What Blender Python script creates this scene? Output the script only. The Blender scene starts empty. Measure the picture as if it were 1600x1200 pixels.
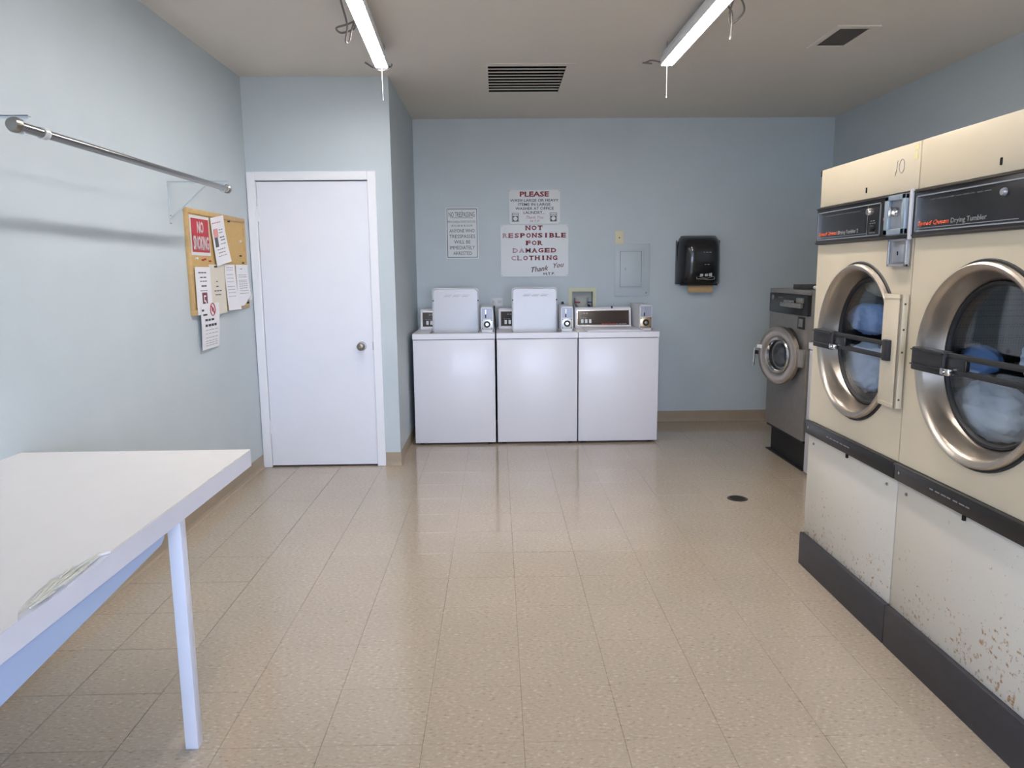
import bpy, bmesh, math, random
from mathutils import Vector, Matrix
random.seed(4)
C = bpy.context.scene.collection
S = bpy.context.scene
PI = math.pi

# ------------------------------------------------------------------ camera, sky, light, exposure
cam = bpy.data.cameras.new('camera'); co = bpy.data.objects.new('camera', cam); C.objects.link(co)
cam.sensor_width = 36; cam.lens = 1143.9 / 1600 * 36; cam.clip_start = .05
fw = Vector((0.01891584, 0.9879602, -0.15354753)); rt = Vector((0.99974531, -0.02058064, -0.00925985)); up = Vector((0.01230847, 0.15333326, 0.98809788))
co.matrix_world = Matrix(((rt.x, up.x, -fw.x, 0), (rt.y, up.y, -fw.y, 0), (rt.z, up.z, -fw.z, 1.40), (0, 0, 0, 1)))
S.camera = co
S.view_settings.view_transform = 'Standard'; S.view_settings.look = 'None'
S.view_settings.exposure = 1.0; S.view_settings.gamma = 1; S.view_settings.use_curve_mapping = False
SKY = 7.0
W = bpy.data.worlds.new('sky'); S.world = W; W.use_nodes = True
bg = W.node_tree.nodes['Background']; bg.inputs[0].default_value = (.60, .74, 1.0, 1); bg.inputs[1].default_value = SKY
TUBE = 30.0                                   # emission of the fluorescent tubes

def portal(x0, x1, z0, z1, y):                # sampling portal filling an opening in the rear wall
    l = bpy.data.lights.new('daylight_portal', 'AREA'); l.shape = 'RECTANGLE'; l.size = x1 - x0; l.size_y = z1 - z0
    l.cycles.is_portal = True
    o = bpy.data.objects.new('daylight_portal', l); C.objects.link(o)
    o.location = ((x0 + x1) / 2, y, (z0 + z1) / 2); o.rotation_euler = (PI / 2, 0, 0)
OPEN = [(-.9, 2.1, .45, 2.15)]
for a in OPEN: portal(*a, -1.62)
sun = bpy.data.lights.new('sun', 'SUN'); sun.energy = 15; sun.color = (1, .93, .82); sun.angle = .01
so = bpy.data.objects.new('sun', sun); C.objects.link(so); so.rotation_euler = (math.radians(-42), 0, math.radians(12))   # high behind the building: lights the paving outside only

# ------------------------------------------------------------------ helpers
def lin(c):
    return tuple(((v / 255 / 12.92) if v / 255 <= .04045 else ((v / 255 + .055) / 1.055) ** 2.4) for v in c) + (1,)
MATS = {}
def mat(name, col, rough=.5, metal=0, noise=0, scale=8, bump=0, bscale=200, coat=0, emit=0, alpha=1, spec=.5, trans=0):
    if name in MATS: return MATS[name]
    m = bpy.data.materials.new(name); m.use_nodes = True; n = m.node_tree.nodes; l = m.node_tree.links
    b = n['Principled BSDF']; c = lin(col)
    b.inputs['Base Color'].default_value = c; b.inputs['Roughness'].default_value = rough; b.inputs['Metallic'].default_value = metal
    b.inputs['Coat Weight'].default_value = coat; b.inputs['Coat Roughness'].default_value = .12
    b.inputs['Specular IOR Level'].default_value = spec
    if trans: b.inputs['Transmission Weight'].default_value = trans
    if emit:
        b.inputs['Emission Color'].default_value = c; b.inputs['Emission Strength'].default_value = emit
    if noise or bump:
        g = n.new('ShaderNodeNewGeometry')
    if noise:
        t = n.new('ShaderNodeTexNoise'); t.inputs['Scale'].default_value = scale; t.inputs['Detail'].default_value = 4
        l.new(g.outputs['Position'], t.inputs['Vector'])
        r = n.new('ShaderNodeMapRange'); r.inputs[1].default_value = .3; r.inputs[2].default_value = .7
        r.inputs[3].default_value = 1 - noise; r.inputs[4].default_value = 1 + noise
        l.new(t.outputs[0], r.inputs[0])
        x = n.new('ShaderNodeVectorMath'); x.operation = 'SCALE'; x.inputs[0].default_value = c[:3]
        l.new(r.outputs[0], x.inputs['Scale']); l.new(x.outputs[0], b.inputs['Base Color'])
    if bump:
        t = n.new('ShaderNodeTexNoise'); t.inputs['Scale'].default_value = bscale; t.inputs['Detail'].default_value = 3
        l.new(g.outputs['Position'], t.inputs['Vector'])
        k = n.new('ShaderNodeBump'); k.inputs['Strength'].default_value = bump; k.inputs['Distance'].default_value = .002
        l.new(t.outputs[0], k.inputs['Height']); l.new(k.outputs[0], b.inputs['Normal'])
    MATS[name] = m; return m

def B(): return bmesh.new()
def box(bm, x0, x1, y0, y1, z0, z1, bev=0, seg=2):
    t = bmesh.new()
    vs = [t.verts.new(v) for v in ((x0, y0, z0), (x1, y0, z0), (x1, y1, z0), (x0, y1, z0), (x0, y0, z1), (x1, y0, z1), (x1, y1, z1), (x0, y1, z1))]
    for f in ((0, 3, 2, 1), (4, 5, 6, 7), (0, 1, 5, 4), (1, 2, 6, 5), (2, 3, 7, 6), (3, 0, 4, 7)): t.faces.new([vs[i] for i in f])
    if bev: bmesh.ops.bevel(t, geom=t.edges[:], offset=bev, segments=seg, affect='EDGES', profile=.5, clamp_overlap=True)
    merge(bm, t); return bm
def merge(bm, t):
    me = bpy.data.meshes.new('tmp'); t.to_mesh(me); t.free(); bm.from_mesh(me); bpy.data.meshes.remove(me)
def cyl(bm, p0, p1, r, r1=None, seg=24, cap=True):
    p0 = Vector(p0); p1 = Vector(p1); d = p1 - p0; r1 = r if r1 is None else r1
    t = bmesh.new(); bmesh.ops.create_cone(t, cap_ends=cap, segments=seg, radius1=r, radius2=r1, depth=d.length)
    t.transform(Matrix.Translation((p0 + p1) / 2) @ d.to_track_quat('Z', 'Y').to_matrix().to_4x4()); merge(bm, t); return bm
def tube(bm, pts, r, seg=8):
    pts = [Vector(p) for p in pts]; rings = []; prev = None
    for i, p in enumerate(pts):
        d = (pts[min(i + 1, len(pts) - 1)] - pts[max(i - 1, 0)]).normalized()
        u = d.orthogonal().normalized() if prev is None else (prev - d * prev.dot(d)).normalized()
        prev = u; v = d.cross(u)
        rings.append([bm.verts.new(p + (u * math.cos(2 * PI * k / seg) + v * math.sin(2 * PI * k / seg)) * r) for k in range(seg)])
    for a, b in zip(rings, rings[1:]):
        for k in range(seg): bm.faces.new((a[k], a[(k + 1) % seg], b[(k + 1) % seg], b[k]))
    bm.faces.new(rings[0][::-1]); bm.faces.new(rings[-1]); return bm
def smooth_pts(P, n=6):
    P = [Vector(p) for p in P]; o = []
    for i in range(len(P) - 1):
        a = P[max(i - 1, 0)]; b = P[i]; c = P[i + 1]; d = P[min(i + 2, len(P) - 1)]
        for k in range(n):
            t = k / n
            o.append(.5 * ((2 * b) + (c - a) * t + (2 * a - 5 * b + 4 * c - d) * t * t + (3 * b - a - 3 * c + d) * t ** 3))
    return o + [P[-1]]
def lathe_y(bm, prof, cx, cz, seg=64, closed=False):       # profile of (radius, y), axis along y
    rings = []
    for r, y in prof:
        if r < 1e-6: rings.append([bm.verts.new((cx, y, cz))]); continue
        rings.append([bm.verts.new((cx + r * math.cos(2 * PI * k / seg), y, cz + r * math.sin(2 * PI * k / seg))) for k in range(seg)])
    pr = list(zip(rings, rings[1:])) + ([(rings[-1], rings[0])] if closed else [])
    for a, b in pr:
        for k in range(seg):
            j = (k + 1) % seg
            if len(a) == 1 and len(b) == 1: continue
            if len(a) == 1: bm.faces.new((a[0], b[j], b[k]))
            elif len(b) == 1: bm.faces.new((a[k], a[j], b[0]))
            else: bm.faces.new((a[k], a[j], b[j], b[k]))
    return bm
def lathe_z(bm, prof, cx, cy, seg=48):                     # profile of (radius, z)
    t = bmesh.new(); lathe_y(t, [(r, z) for r, z in prof], 0, 0, seg)
    t.transform(Matrix.Translation((cx, cy, 0)) @ Matrix(((1, 0, 0, 0), (0, 0, -1, 0), (0, 1, 0, 0), (0, 0, 0, 1)))); merge(bm, t); return bm
def plate_hole(bm, x0, x1, z0, z1, cx, cz, r, y0, y1, seg=64):   # slab with a round hole, normal along y
    def outer(a):
        c, s = math.cos(a), math.sin(a); t = 1e9
        if c > 1e-9: t = min(t, (x1 - cx) / c)
        if c < -1e-9: t = min(t, (x0 - cx) / c)
        if s > 1e-9: t = min(t, (z1 - cz) / s)
        if s < -1e-9: t = min(t, (z0 - cz) / s)
        return (cx + t * c, cz + t * s)
    A = sorted([2 * PI * k / seg for k in range(seg)] + [math.atan2(z - cz, x - cx) % (2 * PI) for x in (x0, x1) for z in (z0, z1)])
    V = []
    for a in A:
        o = outer(a); i = (cx + r * math.cos(a), cz + r * math.sin(a))
        V.append([bm.verts.new((o[0], y0, o[1])), bm.verts.new((i[0], y0, i[1])), bm.verts.new((i[0], y1, i[1])), bm.verts.new((o[0], y1, o[1]))])
    for k in range(len(V)):
        a, b = V[k], V[(k + 1) % len(V)]
        for j in range(4): bm.faces.new((a[j], a[(j + 1) % 4], b[(j + 1) % 4], b[j]))
    return bm
def slab_holes(u0, u1, v0, v1, holes, mk):                 # grid of boxes leaving the holes open; mk(u0,u1,v0,v1)
    us = sorted({u0, u1} | {h[i] for h in holes for i in (0, 1)}); vs = sorted({v0, v1} | {h[i] for h in holes for i in (2, 3)})
    for a, b in zip(us, us[1:]):
        run = None
        for c, d in zip(vs, vs[1:]):
            inh = any(h[0] <= (a + b) / 2 <= h[1] and h[2] <= (c + d) / 2 <= h[3] for h in holes)
            if inh:
                if run: mk(a, b, *run); run = None
            else: run = (run[0], d) if run else (c, d)
        if run: mk(a, b, *run)

def ob(name, bm, m, parent=None, smooth=False, kind=None):
    bmesh.ops.recalc_face_normals(bm, faces=bm.faces[:])
    me = bpy.data.meshes.new(name); bm.to_mesh(me); bm.free(); me.materials.append(m)
    if smooth:
        me.polygons.foreach_set('use_smooth', [True] * len(me.polygons)); me.set_sharp_from_angle(angle=math.radians(38))
    o = bpy.data.objects.new(name, me); C.objects.link(o)
    if parent: o.parent = parent
    if kind: o['kind'] = kind
    return o
def bx(name, m, parent, *a, bev=0, **k):
    return ob(name, box(B(), *a, bev=bev), m, parent, smooth=bev > 0, **k)
def tag(o, label, cat, group=None):
    o['label'] = label; o['category'] = cat
    if group: o['group'] = group
    return o
def thing(name, label, cat, loc=(0, 0, 0), rz=0, group=None):
    o = bpy.data.objects.new(name, None); o.empty_display_size = .05; C.objects.link(o); o.location = loc; o.rotation_euler = (0, 0, rz)
    return tag(o, label, cat, group)
def struct(name, bm, m, parent=None): return ob(name, bm, m, parent, kind='structure')
def lbl(o, s): o['label'] = s; return o
def text_bm(bm, s, x0, x1, z0, z1, y, bold=0, shear=0, depth=.0006, fit=True, spacing=1.0, res=2):
    cu = bpy.data.curves.new('t', 'FONT'); cu.body = s; cu.offset = bold; cu.shear = shear; cu.resolution_u = res; cu.space_character = spacing
    o = bpy.data.objects.new('t', cu); C.objects.link(o); bpy.context.view_layer.update()
    me = bpy.data.meshes.new_from_object(o); bpy.data.objects.remove(o); bpy.data.curves.remove(cu)
    if not me.vertices: bpy.data.meshes.remove(me); return bm
    xs = [v.co.x for v in me.vertices]; ys = [v.co.y for v in me.vertices]
    a, b, c, d = min(xs), max(xs), min(ys), max(ys)
    sz = (z1 - z0) / (d - c); sx = (x1 - x0) / (b - a)
    if not fit: sx = sz
    t = bmesh.new(); t.from_mesh(me); bpy.data.meshes.remove(me)
    for v in t.verts: v.co = Vector((x0 + (v.co.x - a) * sx, y, z0 + (v.co.y - c) * sz))
    r = bmesh.ops.extrude_face_region(t, geom=t.faces[:])
    for e in r['geom']:
        if isinstance(e, bmesh.types.BMVert): e.co.y += depth
    merge(bm, t); return bm

def marks(bm, x0, x1, z0, z1, y, n):          # print too small to read in the photograph: a row of short dashes
    st_ = (x1 - x0) / n
    for k in range(n): box(bm, x0 + k * st_, x0 + k * st_ + st_ * (.6 + .25 * ((k * 7) % 3) / 2), y, y + .0006, z0, z1)
    return bm

# ------------------------------------------------------------------ materials
wallm = mat('blue_wall_paint', (187, 197, 202), .55, noise=.02, scale=3, bump=.25, bscale=120)
ceilm = mat('ceiling_paint', (220, 214, 206), .8, noise=.015, scale=2, bump=.3, bscale=150)
whitep = mat('white_gloss_paint', (226, 228, 236), .35, noise=.01, scale=5)
trimw = mat('white_trim_paint', (230, 231, 236), .4)
vinyl = mat('tan_vinyl_base', (158, 142, 122), .45, noise=.04, scale=12)
enamel = mat('white_enamel', (222, 221, 228), .34, coat=.12)
enamel2 = mat('grey_white_enamel', (205, 205, 209), .25)
chrome = mat('chrome', (205, 203, 200), .18, 1)
steel = mat('brushed_steel', (158, 154, 149), .34, 1, noise=.06, scale=30)
dsteel = mat('dark_steel_face', (150, 146, 142), .4, .6, noise=.05, scale=20)
ringm = mat('door_ring_steel', (186, 178, 168), .33, 1, noise=.04, scale=25)
galv = mat('galvanised_metal', (168, 172, 178), .38, .7)
black = mat('black_plastic', (24, 23, 24), .28)
blackm = mat('black_matt', (34, 33, 35), .6)
vblack = mat('charcoal_vinyl', (52, 50, 54), .5, noise=.08, scale=14)
cream = mat('cream_enamel', (208, 196, 172), .35, noise=.02, scale=4)
ivory = mat('ivory_plastic', (216, 208, 176), .4)
signw = mat('sign_white', (204, 206, 206), .35)
signm = mat('sign_aluminium', (214, 218, 220), .5)
red = mat('sign_red', (140, 38, 44), .5)
redf = mat('sign_red_faded', (196, 150, 160), .5)
redn = mat('poster_red', (176, 28, 40), .5)
inkb = mat('ink_black', (38, 40, 44), .6)
inkg = mat('ink_grey', (128, 130, 136), .7)
inkd = mat('ink_dark_grey', (84, 86, 92), .7)
paper = mat('paper_white', (226, 226, 230), .8)
paper2 = mat('paper_cream', (214, 208, 194), .8)
cork = mat('cork', (196, 164, 108), .85, noise=.1, scale=160)
oak = mat('board_frame_wood', (190, 158, 106), .6, noise=.08, scale=30)
dark = mat('dark_void', (14, 13, 13), .9)
dirt = mat('dark_joint', (96, 84, 70), .8)
clothw = mat('cloth_white', (226, 230, 238), .9, noise=.06, scale=14)
clothb = mat('cloth_blue', (120, 156, 214), .9, noise=.08, scale=14)
clothg = mat('cloth_pale_blue', (188, 204, 230), .9, noise=.08, scale=14)
orange = mat('print_orange', (214, 84, 44), .5)
pgrey = mat('print_grey', (150, 150, 152), .5)
brassm = mat('brass_coin_plate', (176, 156, 126), .3, .9)

def glass_mat():
    m = bpy.data.materials.new('door_glass'); m.use_nodes = True; n = m.node_tree.nodes; l = m.node_tree.links; n.clear()
    o = n.new('ShaderNodeOutputMaterial'); mx = n.new('ShaderNodeMixShader'); t = n.new('ShaderNodeBsdfTransparent'); g = n.new('ShaderNodeBsdfGlossy')
    f = n.new('ShaderNodeFresnel'); ge = n.new('ShaderNodeNewGeometry'); mr = n.new('ShaderNodeMapRange'); mr.inputs[3].default_value = 1.5; mr.inputs[4].default_value = 1 / 1.5; l.new(ge.outputs['Backfacing'], mr.inputs[0]); l.new(mr.outputs[0], f.inputs[0]); g.inputs['Roughness'].default_value = .03
    t.inputs[0].default_value = (.86, .9, .93, 1); g.inputs[0].default_value = (1, 1, 1, 1)
    l.new(f.outputs[0], mx.inputs[0]); l.new(t.outputs[0], mx.inputs[1]); l.new(g.outputs[0], mx.inputs[2]); l.new(mx.outputs[0], o.inputs[0]); return m
glass = glass_mat()
def panel_rust():
    m = bpy.data.materials.new('cream_panel_with_rust'); m.use_nodes = True; n = m.node_tree.nodes; l = m.node_tree.links; b = n['Principled BSDF']; b.inputs['Roughness'].default_value = .4
    tc = n.new('ShaderNodeNewGeometry'); sp = n.new('ShaderNodeSeparateXYZ'); l.new(tc.outputs['Position'], sp.inputs[0])
    z = n.new('ShaderNodeMapRange'); z.inputs[1].default_value = .15; z.inputs[2].default_value = .50; z.inputs[3].default_value = .17; z.inputs[4].default_value = 0; l.new(sp.outputs[2], z.inputs[0])
    v = n.new('ShaderNodeTexNoise'); v.inputs['Scale'].default_value = 75; v.inputs['Detail'].default_value = 3; l.new(tc.outputs['Position'], v.inputs['Vector'])
    k = n.new('ShaderNodeTexNoise'); k.inputs['Scale'].default_value = 5; k.inputs['Detail'].default_value = 2; l.new(tc.outputs['Position'], k.inputs['Vector'])
    km = n.new('ShaderNodeMath'); km.operation = 'MULTIPLY_ADD'; km.inputs[1].default_value = .35; km.inputs[2].default_value = -.175; l.new(k.outputs[0], km.inputs[0])
    a = n.new('ShaderNodeMath'); a.operation = 'ADD'; l.new(v.outputs[0], a.inputs[0]); l.new(z.outputs[0], a.inputs[1])
    a2 = n.new('ShaderNodeMath'); a2.operation = 'ADD'; l.new(a.outputs[0], a2.inputs[0]); l.new(km.outputs[0], a2.inputs[1])
    r = n.new('ShaderNodeMapRange'); r.inputs[1].default_value = .72; r.inputs[2].default_value = .84; l.new(a2.outputs[0], r.inputs[0])
    mx = n.new('ShaderNodeMix'); mx.data_type = 'RGBA'; mx.inputs[6].default_value = lin((206, 201, 190)); mx.inputs[7].default_value = lin((158, 118, 68))
    l.new(r.outputs[0], mx.inputs[0]); l.new(mx.outputs[2], b.inputs['Base Color']); return m
rustp = panel_rust()
def tile_mat():
    m = bpy.data.materials.new('vinyl_composition_tile'); m.use_nodes = True; n = m.node_tree.nodes; l = m.node_tree.links; b = n['Principled BSDF']
    g = n.new('ShaderNodeNewGeometry'); oi = n.new('ShaderNodeObjectInfo')
    mp = n.new('ShaderNodeMapping'); mp.inputs['Scale'].default_value = (1, 1.9, 1); mp.inputs['Rotation'].default_value = (0, 0, .3); l.new(g.outputs['Position'], mp.inputs[0])
    a = n.new('ShaderNodeTexNoise'); a.inputs['Scale'].default_value = 62; a.inputs['Detail'].default_value = 3; l.new(mp.outputs[0], a.inputs['Vector'])
    c = n.new('ShaderNodeTexNoise'); c.inputs['Scale'].default_value = 1.6; c.inputs['Detail'].default_value = 2; l.new(g.outputs['Position'], c.inputs['Vector'])
    r = n.new('ShaderNodeValToRGB'); l.new(a.outputs[0], r.inputs[0]); e = r.color_ramp.elements
    e[0].position = .27; e[0].color = lin((150, 132, 114)); e[1].position = .40; e[1].color = lin((178, 163, 145))
    x = e.new(.60); x.color = lin((184, 169, 151)); x = e.new(.72); x.color = lin((208, 195, 174))
    s = n.new('ShaderNodeMath'); s.operation = 'MULTIPLY_ADD'; s.inputs[1].default_value = .02; s.inputs[2].default_value = .81; l.new(oi.outputs['Random'], s.inputs[0])
    s2 = n.new('ShaderNodeMath'); s2.operation = 'MULTIPLY_ADD'; s2.inputs[1].default_value = .14; l.new(c.outputs[0], s2.inputs[0]); l.new(s.outputs[0], s2.inputs[2])
    q = n.new('ShaderNodeVectorMath'); q.operation = 'SCALE'; l.new(r.outputs[0], q.inputs[0]); l.new(s2.outputs[0], q.inputs['Scale']); l.new(q.outputs[0], b.inputs['Base Color'])
    b.inputs['Roughness'].default_value = .11
    w = n.new('ShaderNodeTexNoise'); w.inputs['Scale'].default_value = 9; w.inputs['Detail'].default_value = 3; l.new(g.outputs['Position'], w.inputs['Vector'])
    k = n.new('ShaderNodeBump'); k.inputs['Strength'].default_value = .05; k.inputs['Distance'].default_value = .0006; l.new(w.outputs[0], k.inputs['Height']); l.new(k.outputs[0], b.inputs['Normal'])
    b.inputs['Specular IOR Level'].default_value = .8
    return m
tilem = tile_mat()
def steel_drum():
    m = bpy.data.materials.new('perforated_drum'); m.use_nodes = True; n = m.node_tree.nodes; l = m.node_tree.links; b = n['Principled BSDF']
    b.inputs['Metallic'].default_value = .6; b.inputs['Roughness'].default_value = .5
    g = n.new('ShaderNodeTexCoord'); v = n.new('ShaderNodeTexVoronoi'); v.inputs['Scale'].default_value = 105; v.inputs['Randomness'].default_value = 0; l.new(g.outputs['Object'], v.inputs['Vector'])
    r = n.new('ShaderNodeMapRange'); r.inputs[1].default_value = .25; r.inputs[2].default_value = .35; l.new(v.outputs[0], r.inputs[0])
    mx = n.new('ShaderNodeMix'); mx.data_type = 'RGBA'; mx.inputs[6].default_value = lin((36, 36, 40)); mx.inputs[7].default_value = lin((84, 84, 92)); l.new(r.outputs[0], mx.inputs[0]); l.new(mx.outputs[2], b.inputs['Base Color']); return m
drumm = steel_drum()

# ------------------------------------------------------------------ room shell
XL, XR, YB, YC, XC, H, YR = -1.71, 2.98, 6.633, 5.21, -.716, 2.70, -1.6
b = B(); box(b, XL - .12, XL, YR - .1, YB + .12, 0, H); struct('wall_left', b, wallm)
b = B(); box(b, XR, XR + .12, YR - .1, YB + .12, 0, H); struct('wall_right', b, wallm)
DX0, DX1, DZ = -1.645, -.885, 2.018                                   # door slab
b = B()
slab_holes(XL, XC, 0, H, [(DX0 - .012, DX1 + .012, 0, DZ + .012)], lambda a, c, d, e: box(b, a, c, YC, YC + .11, d, e)); struct('wall_closet_front', b, wallm)
b = B(); box(b, XC - .11, XC, YC + .11, YB, 0, H); struct('wall_closet_side', b, wallm)
WBX = (.675, .865, 1.00, 1.205)                                       # outlet box recess
b = B(); slab_holes(XL, XR, 0, H, [WBX], lambda a, c, d, e: box(b, a, c, YB, YB + .12, d, e)); struct('wall_back', b, wallm)
b = B(); slab_holes(XL, XR, 0, H, OPEN, lambda a, c, d, e: box(b, a, c, YR - .1, YR, d, e)); struct('wall_rear', b, wallm)
V1 = (-.05, .475, 4.955, 5.675); V2 = (1.905, 2.072, 4.235, 4.56)
b = B(); slab_holes(XL - .12, XR + .12, YR - .1, YB + .12, [V1, V2], lambda a, c, d, e: box(b, a, c, d, e, H, H + .1)); struct('ceiling', b, ceilm)
b = B(); box(b, XL - .1, XR + .1, YR - .1, YB + .1, -.12, -.0031); fl = struct('floor', b, dirt)
# tiles
TX = [-.239 + .3033 * k for k in range(-4, 12)]; TX = [XL] + [x for x in TX if x < XR - .02] + [XR]
TY = [2.305 + .2995 * k for k in range(-2, 15)]; TY = [y for y in TY if y < YB - .02] + [YB]
cache = {}
def tile_bm(bm, x0, x1, y0, y1, g=.0005):
     return box(bm, x0 + g, x1 - g, y0 + g, y1 - g, -.003, 0, bev=.0005, seg=1)
for i in range(len(TX) - 1):
    for j in range(len(TY) - 1):
        w, d = TX[i + 1] - TX[i], TY[j + 1] - TY[j]; k = (round(w, 3), round(d, 3)); wide = TX[i] < -1.2; k += (wide,)
        if k not in cache:
            t = ob('tile', tile_bm(B(), 0, w, 0, d, .0014 if wide else .0005), tilem, fl); cache[k] = t.data
        else:
            t = bpy.data.objects.new('tile', cache[k]); C.objects.link(t); t.parent = fl
        t.location = (TX[i], TY[j], random.uniform(-.0002, .0002))
b = B(); yy = TY[0]
while yy > YR:
    y0 = max(yy - .2995, YR)
    for i in range(len(TX) - 1): tile_bm(b, TX[i], TX[i + 1], y0, yy)
    yy = y0
ob('near_tiles', b, tilem, fl, kind='stuff')
# exterior ground seen only in reflections
gm = mat('concrete_paving', (170, 150, 124), .9, noise=.05)
b = B(); box(b, -9, 9, -14, YR - .12, -.16, -.02); struct('ground_outside', b, gm)
b = B(); box(b, -6, 6, YR - 1.5, YR - .12, 2.32, 2.44); struct('sky_cutoff_overhang', b, ceilm)  # unseen overhang, added to keep sky light off the upper walls
# baseboards (tan cove vinyl with a small toe)
def base_run(name, pts):                      # pts: wall line, room to the right-hand side of travel
    prof = [(.0, .098), (.003, .1), (.004, .03), (.007, .012), (.014, .001), (.0, .001)]
    b = B()
    for (x0, y0), (x1, y1) in zip(pts, pts[1:]):
        d = Vector((x1 - x0, y1 - y0)).normalized(); nx, ny = d.y, -d.x
        A = [b.verts.new((x0 + nx * o, y0 + ny * o, z)) for o, z in prof]; E_ = [b.verts.new((x1 + nx * o, y1 + ny * o, z)) for o, z in prof]
        for k in range(len(prof)): j = (k + 1) % len(prof); b.faces.new((A[k], A[j], E_[j], E_[k]))
        b.faces.new(A); b.faces.new(E_[::-1])
    struct(name, b, vinyl)
base_run('baseboard_left', [(XL, YR), (XL, YC)])
base_run('baseboard_closet', [(-.825, YC), (XC + .004, YC), (XC, YC - .004), (XC, YB)])
base_run('baseboard_back', [(XC, YB), (XR, YB)])
base_run('baseboard_right', [(XR, YB), (XR, YR)])
# door_1: casing is its own trim piece
tr = B()
def casing(b, x0, x1, z0, z1, horiz=False):
    box(b, x0, x1, YC - .016, YC + .01, z0, z1, bev=.005)
casing(tr, DX0 - .062, DX0 - .002, 0, DZ + .064); casing(tr, DX1 + .002, DX1 + .062, 0, DZ + .064); casing(tr, DX0 - .004, DX1 + .004, DZ + .004, DZ + .064)
struct('trim_1', tr, trimw)
d = struct('door_1', box(B(), DX0, DX1, YC + .001, YC + .036, .012, DZ - .002, bev=.002), whitep)
for z in (.30, 1.80):
    h = B(); cyl(h, (DX0 - .006, YC - .012, z - .05), (DX0 - .006, YC - .012, z + .05), .006, seg=12); box(h, DX0 - .004, DX0 + .012, YC - .006, YC + .002, z - .05, z + .05); ob('hinge', h, trimw, d, True)
kx, kz = -.966, .876
k = B(); lathe_y(k, [(0, YC - .062), (.018, YC - .06), (.027, YC - .052), (.029, YC - .042), (.02, YC - .03), (.012, YC - .022), (.012, YC - .008), (.031, YC - .006), (.033, YC + .002), (0, YC + .003)], kx, kz, 32)
kn = ob('door_knob', k, steel, d, True)
k = B(); lathe_y(k, [(0, YC - .065), (.008, YC - .065), (.010, YC - .061)], kx, kz, 20); box(k, kx - .001, kx + .001, YC - .0665, YC - .064, kz - .006, kz + .006); ob('keyhole_plug', k, brassm, kn, True)
lbl(bx('strike_plate', steel, d, DX1 - .004, DX1 + .003, YC - .002, YC + .004, kz - .03, kz + .03), 'dull metal strike plate')

# ------------------------------------------------------------------ ceiling vents
v = thing('ceiling_return_grille', 'large ceiling return grille with nine white louvres between the two tube lights', 'vent', (0, 0, H))
x0, x1, y0, y1 = V1
b = B(); slab_holes(x0 - .045, x1 + .045, y0 - .045, y1 + .05, [(x0 + .008, x1 - .008, y0 + .008, y1 - .008)], lambda a, c, d_, e: box(b, a, c, d_, e, -.003, 0)); ob('frame', b, ceilm, v)
b = B()
for a, c, e, f in ((x0, x0 + .004, y0, y1), (x1 - .004, x1, y0, y1), (x0, x1, y0, y0 + .004), (x0, x1, y1 - .004, y1)): box(b, a, c, e, f, .0, .25)
box(b, x0, x1, y0, y1, .25, .255); ob('duct', b, dark, v)
for i in range(9):
    yc = y0 + .05 + i * (y1 - y0 - .09) / 8; t = B(); box(t, x0 + .006, x1 - .006, -.019, .019, -.001, .001)
    bend = random.uniform(-.05, .05)
    t.transform(Matrix.Translation((0, yc, .010)) @ Matrix.Rotation(.10 + (random.uniform(-.12, .12) if i in (3, 4, 8) else 0), 4, 'X')); ob('slat', t, ceilm, v)
v = thing('ceiling_supply_register', 'small dark grey ceiling register above the dryers', 'vent', (0, 0, H))
x0, x1, y0, y1 = V2
b = B(); slab_holes(x0 - .035, x1 + .04, y0 - .04, y1 + .04, [(x0, x1, y0, y1)], lambda a, c, d_, e: box(b, a, c, d_, e, -.006, 0)); ob('frame', b, ceilm, v)
b = B(); box(b, x0, x1, y0, y1, .05, .055)
for a, c, e, f in ((x0, x0 + .004, y0, y1), (x1 - .004, x1, y0, y1), (x0, x1, y0, y0 + .004), (x0, x1, y1 - .004, y1)): box(b, a, c, e, f, 0, .05)
ob('duct', b, dark, v)
gv = mat('grey_grille', (112, 106, 102), .6)
for i in range(15):
    xc = x0 + .006 + i * (x1 - x0 - .012) / 14; ob('slat', box(B(), xc - .0018, xc + .0018, y0, y1, .0, .012), gv, v)

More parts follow.
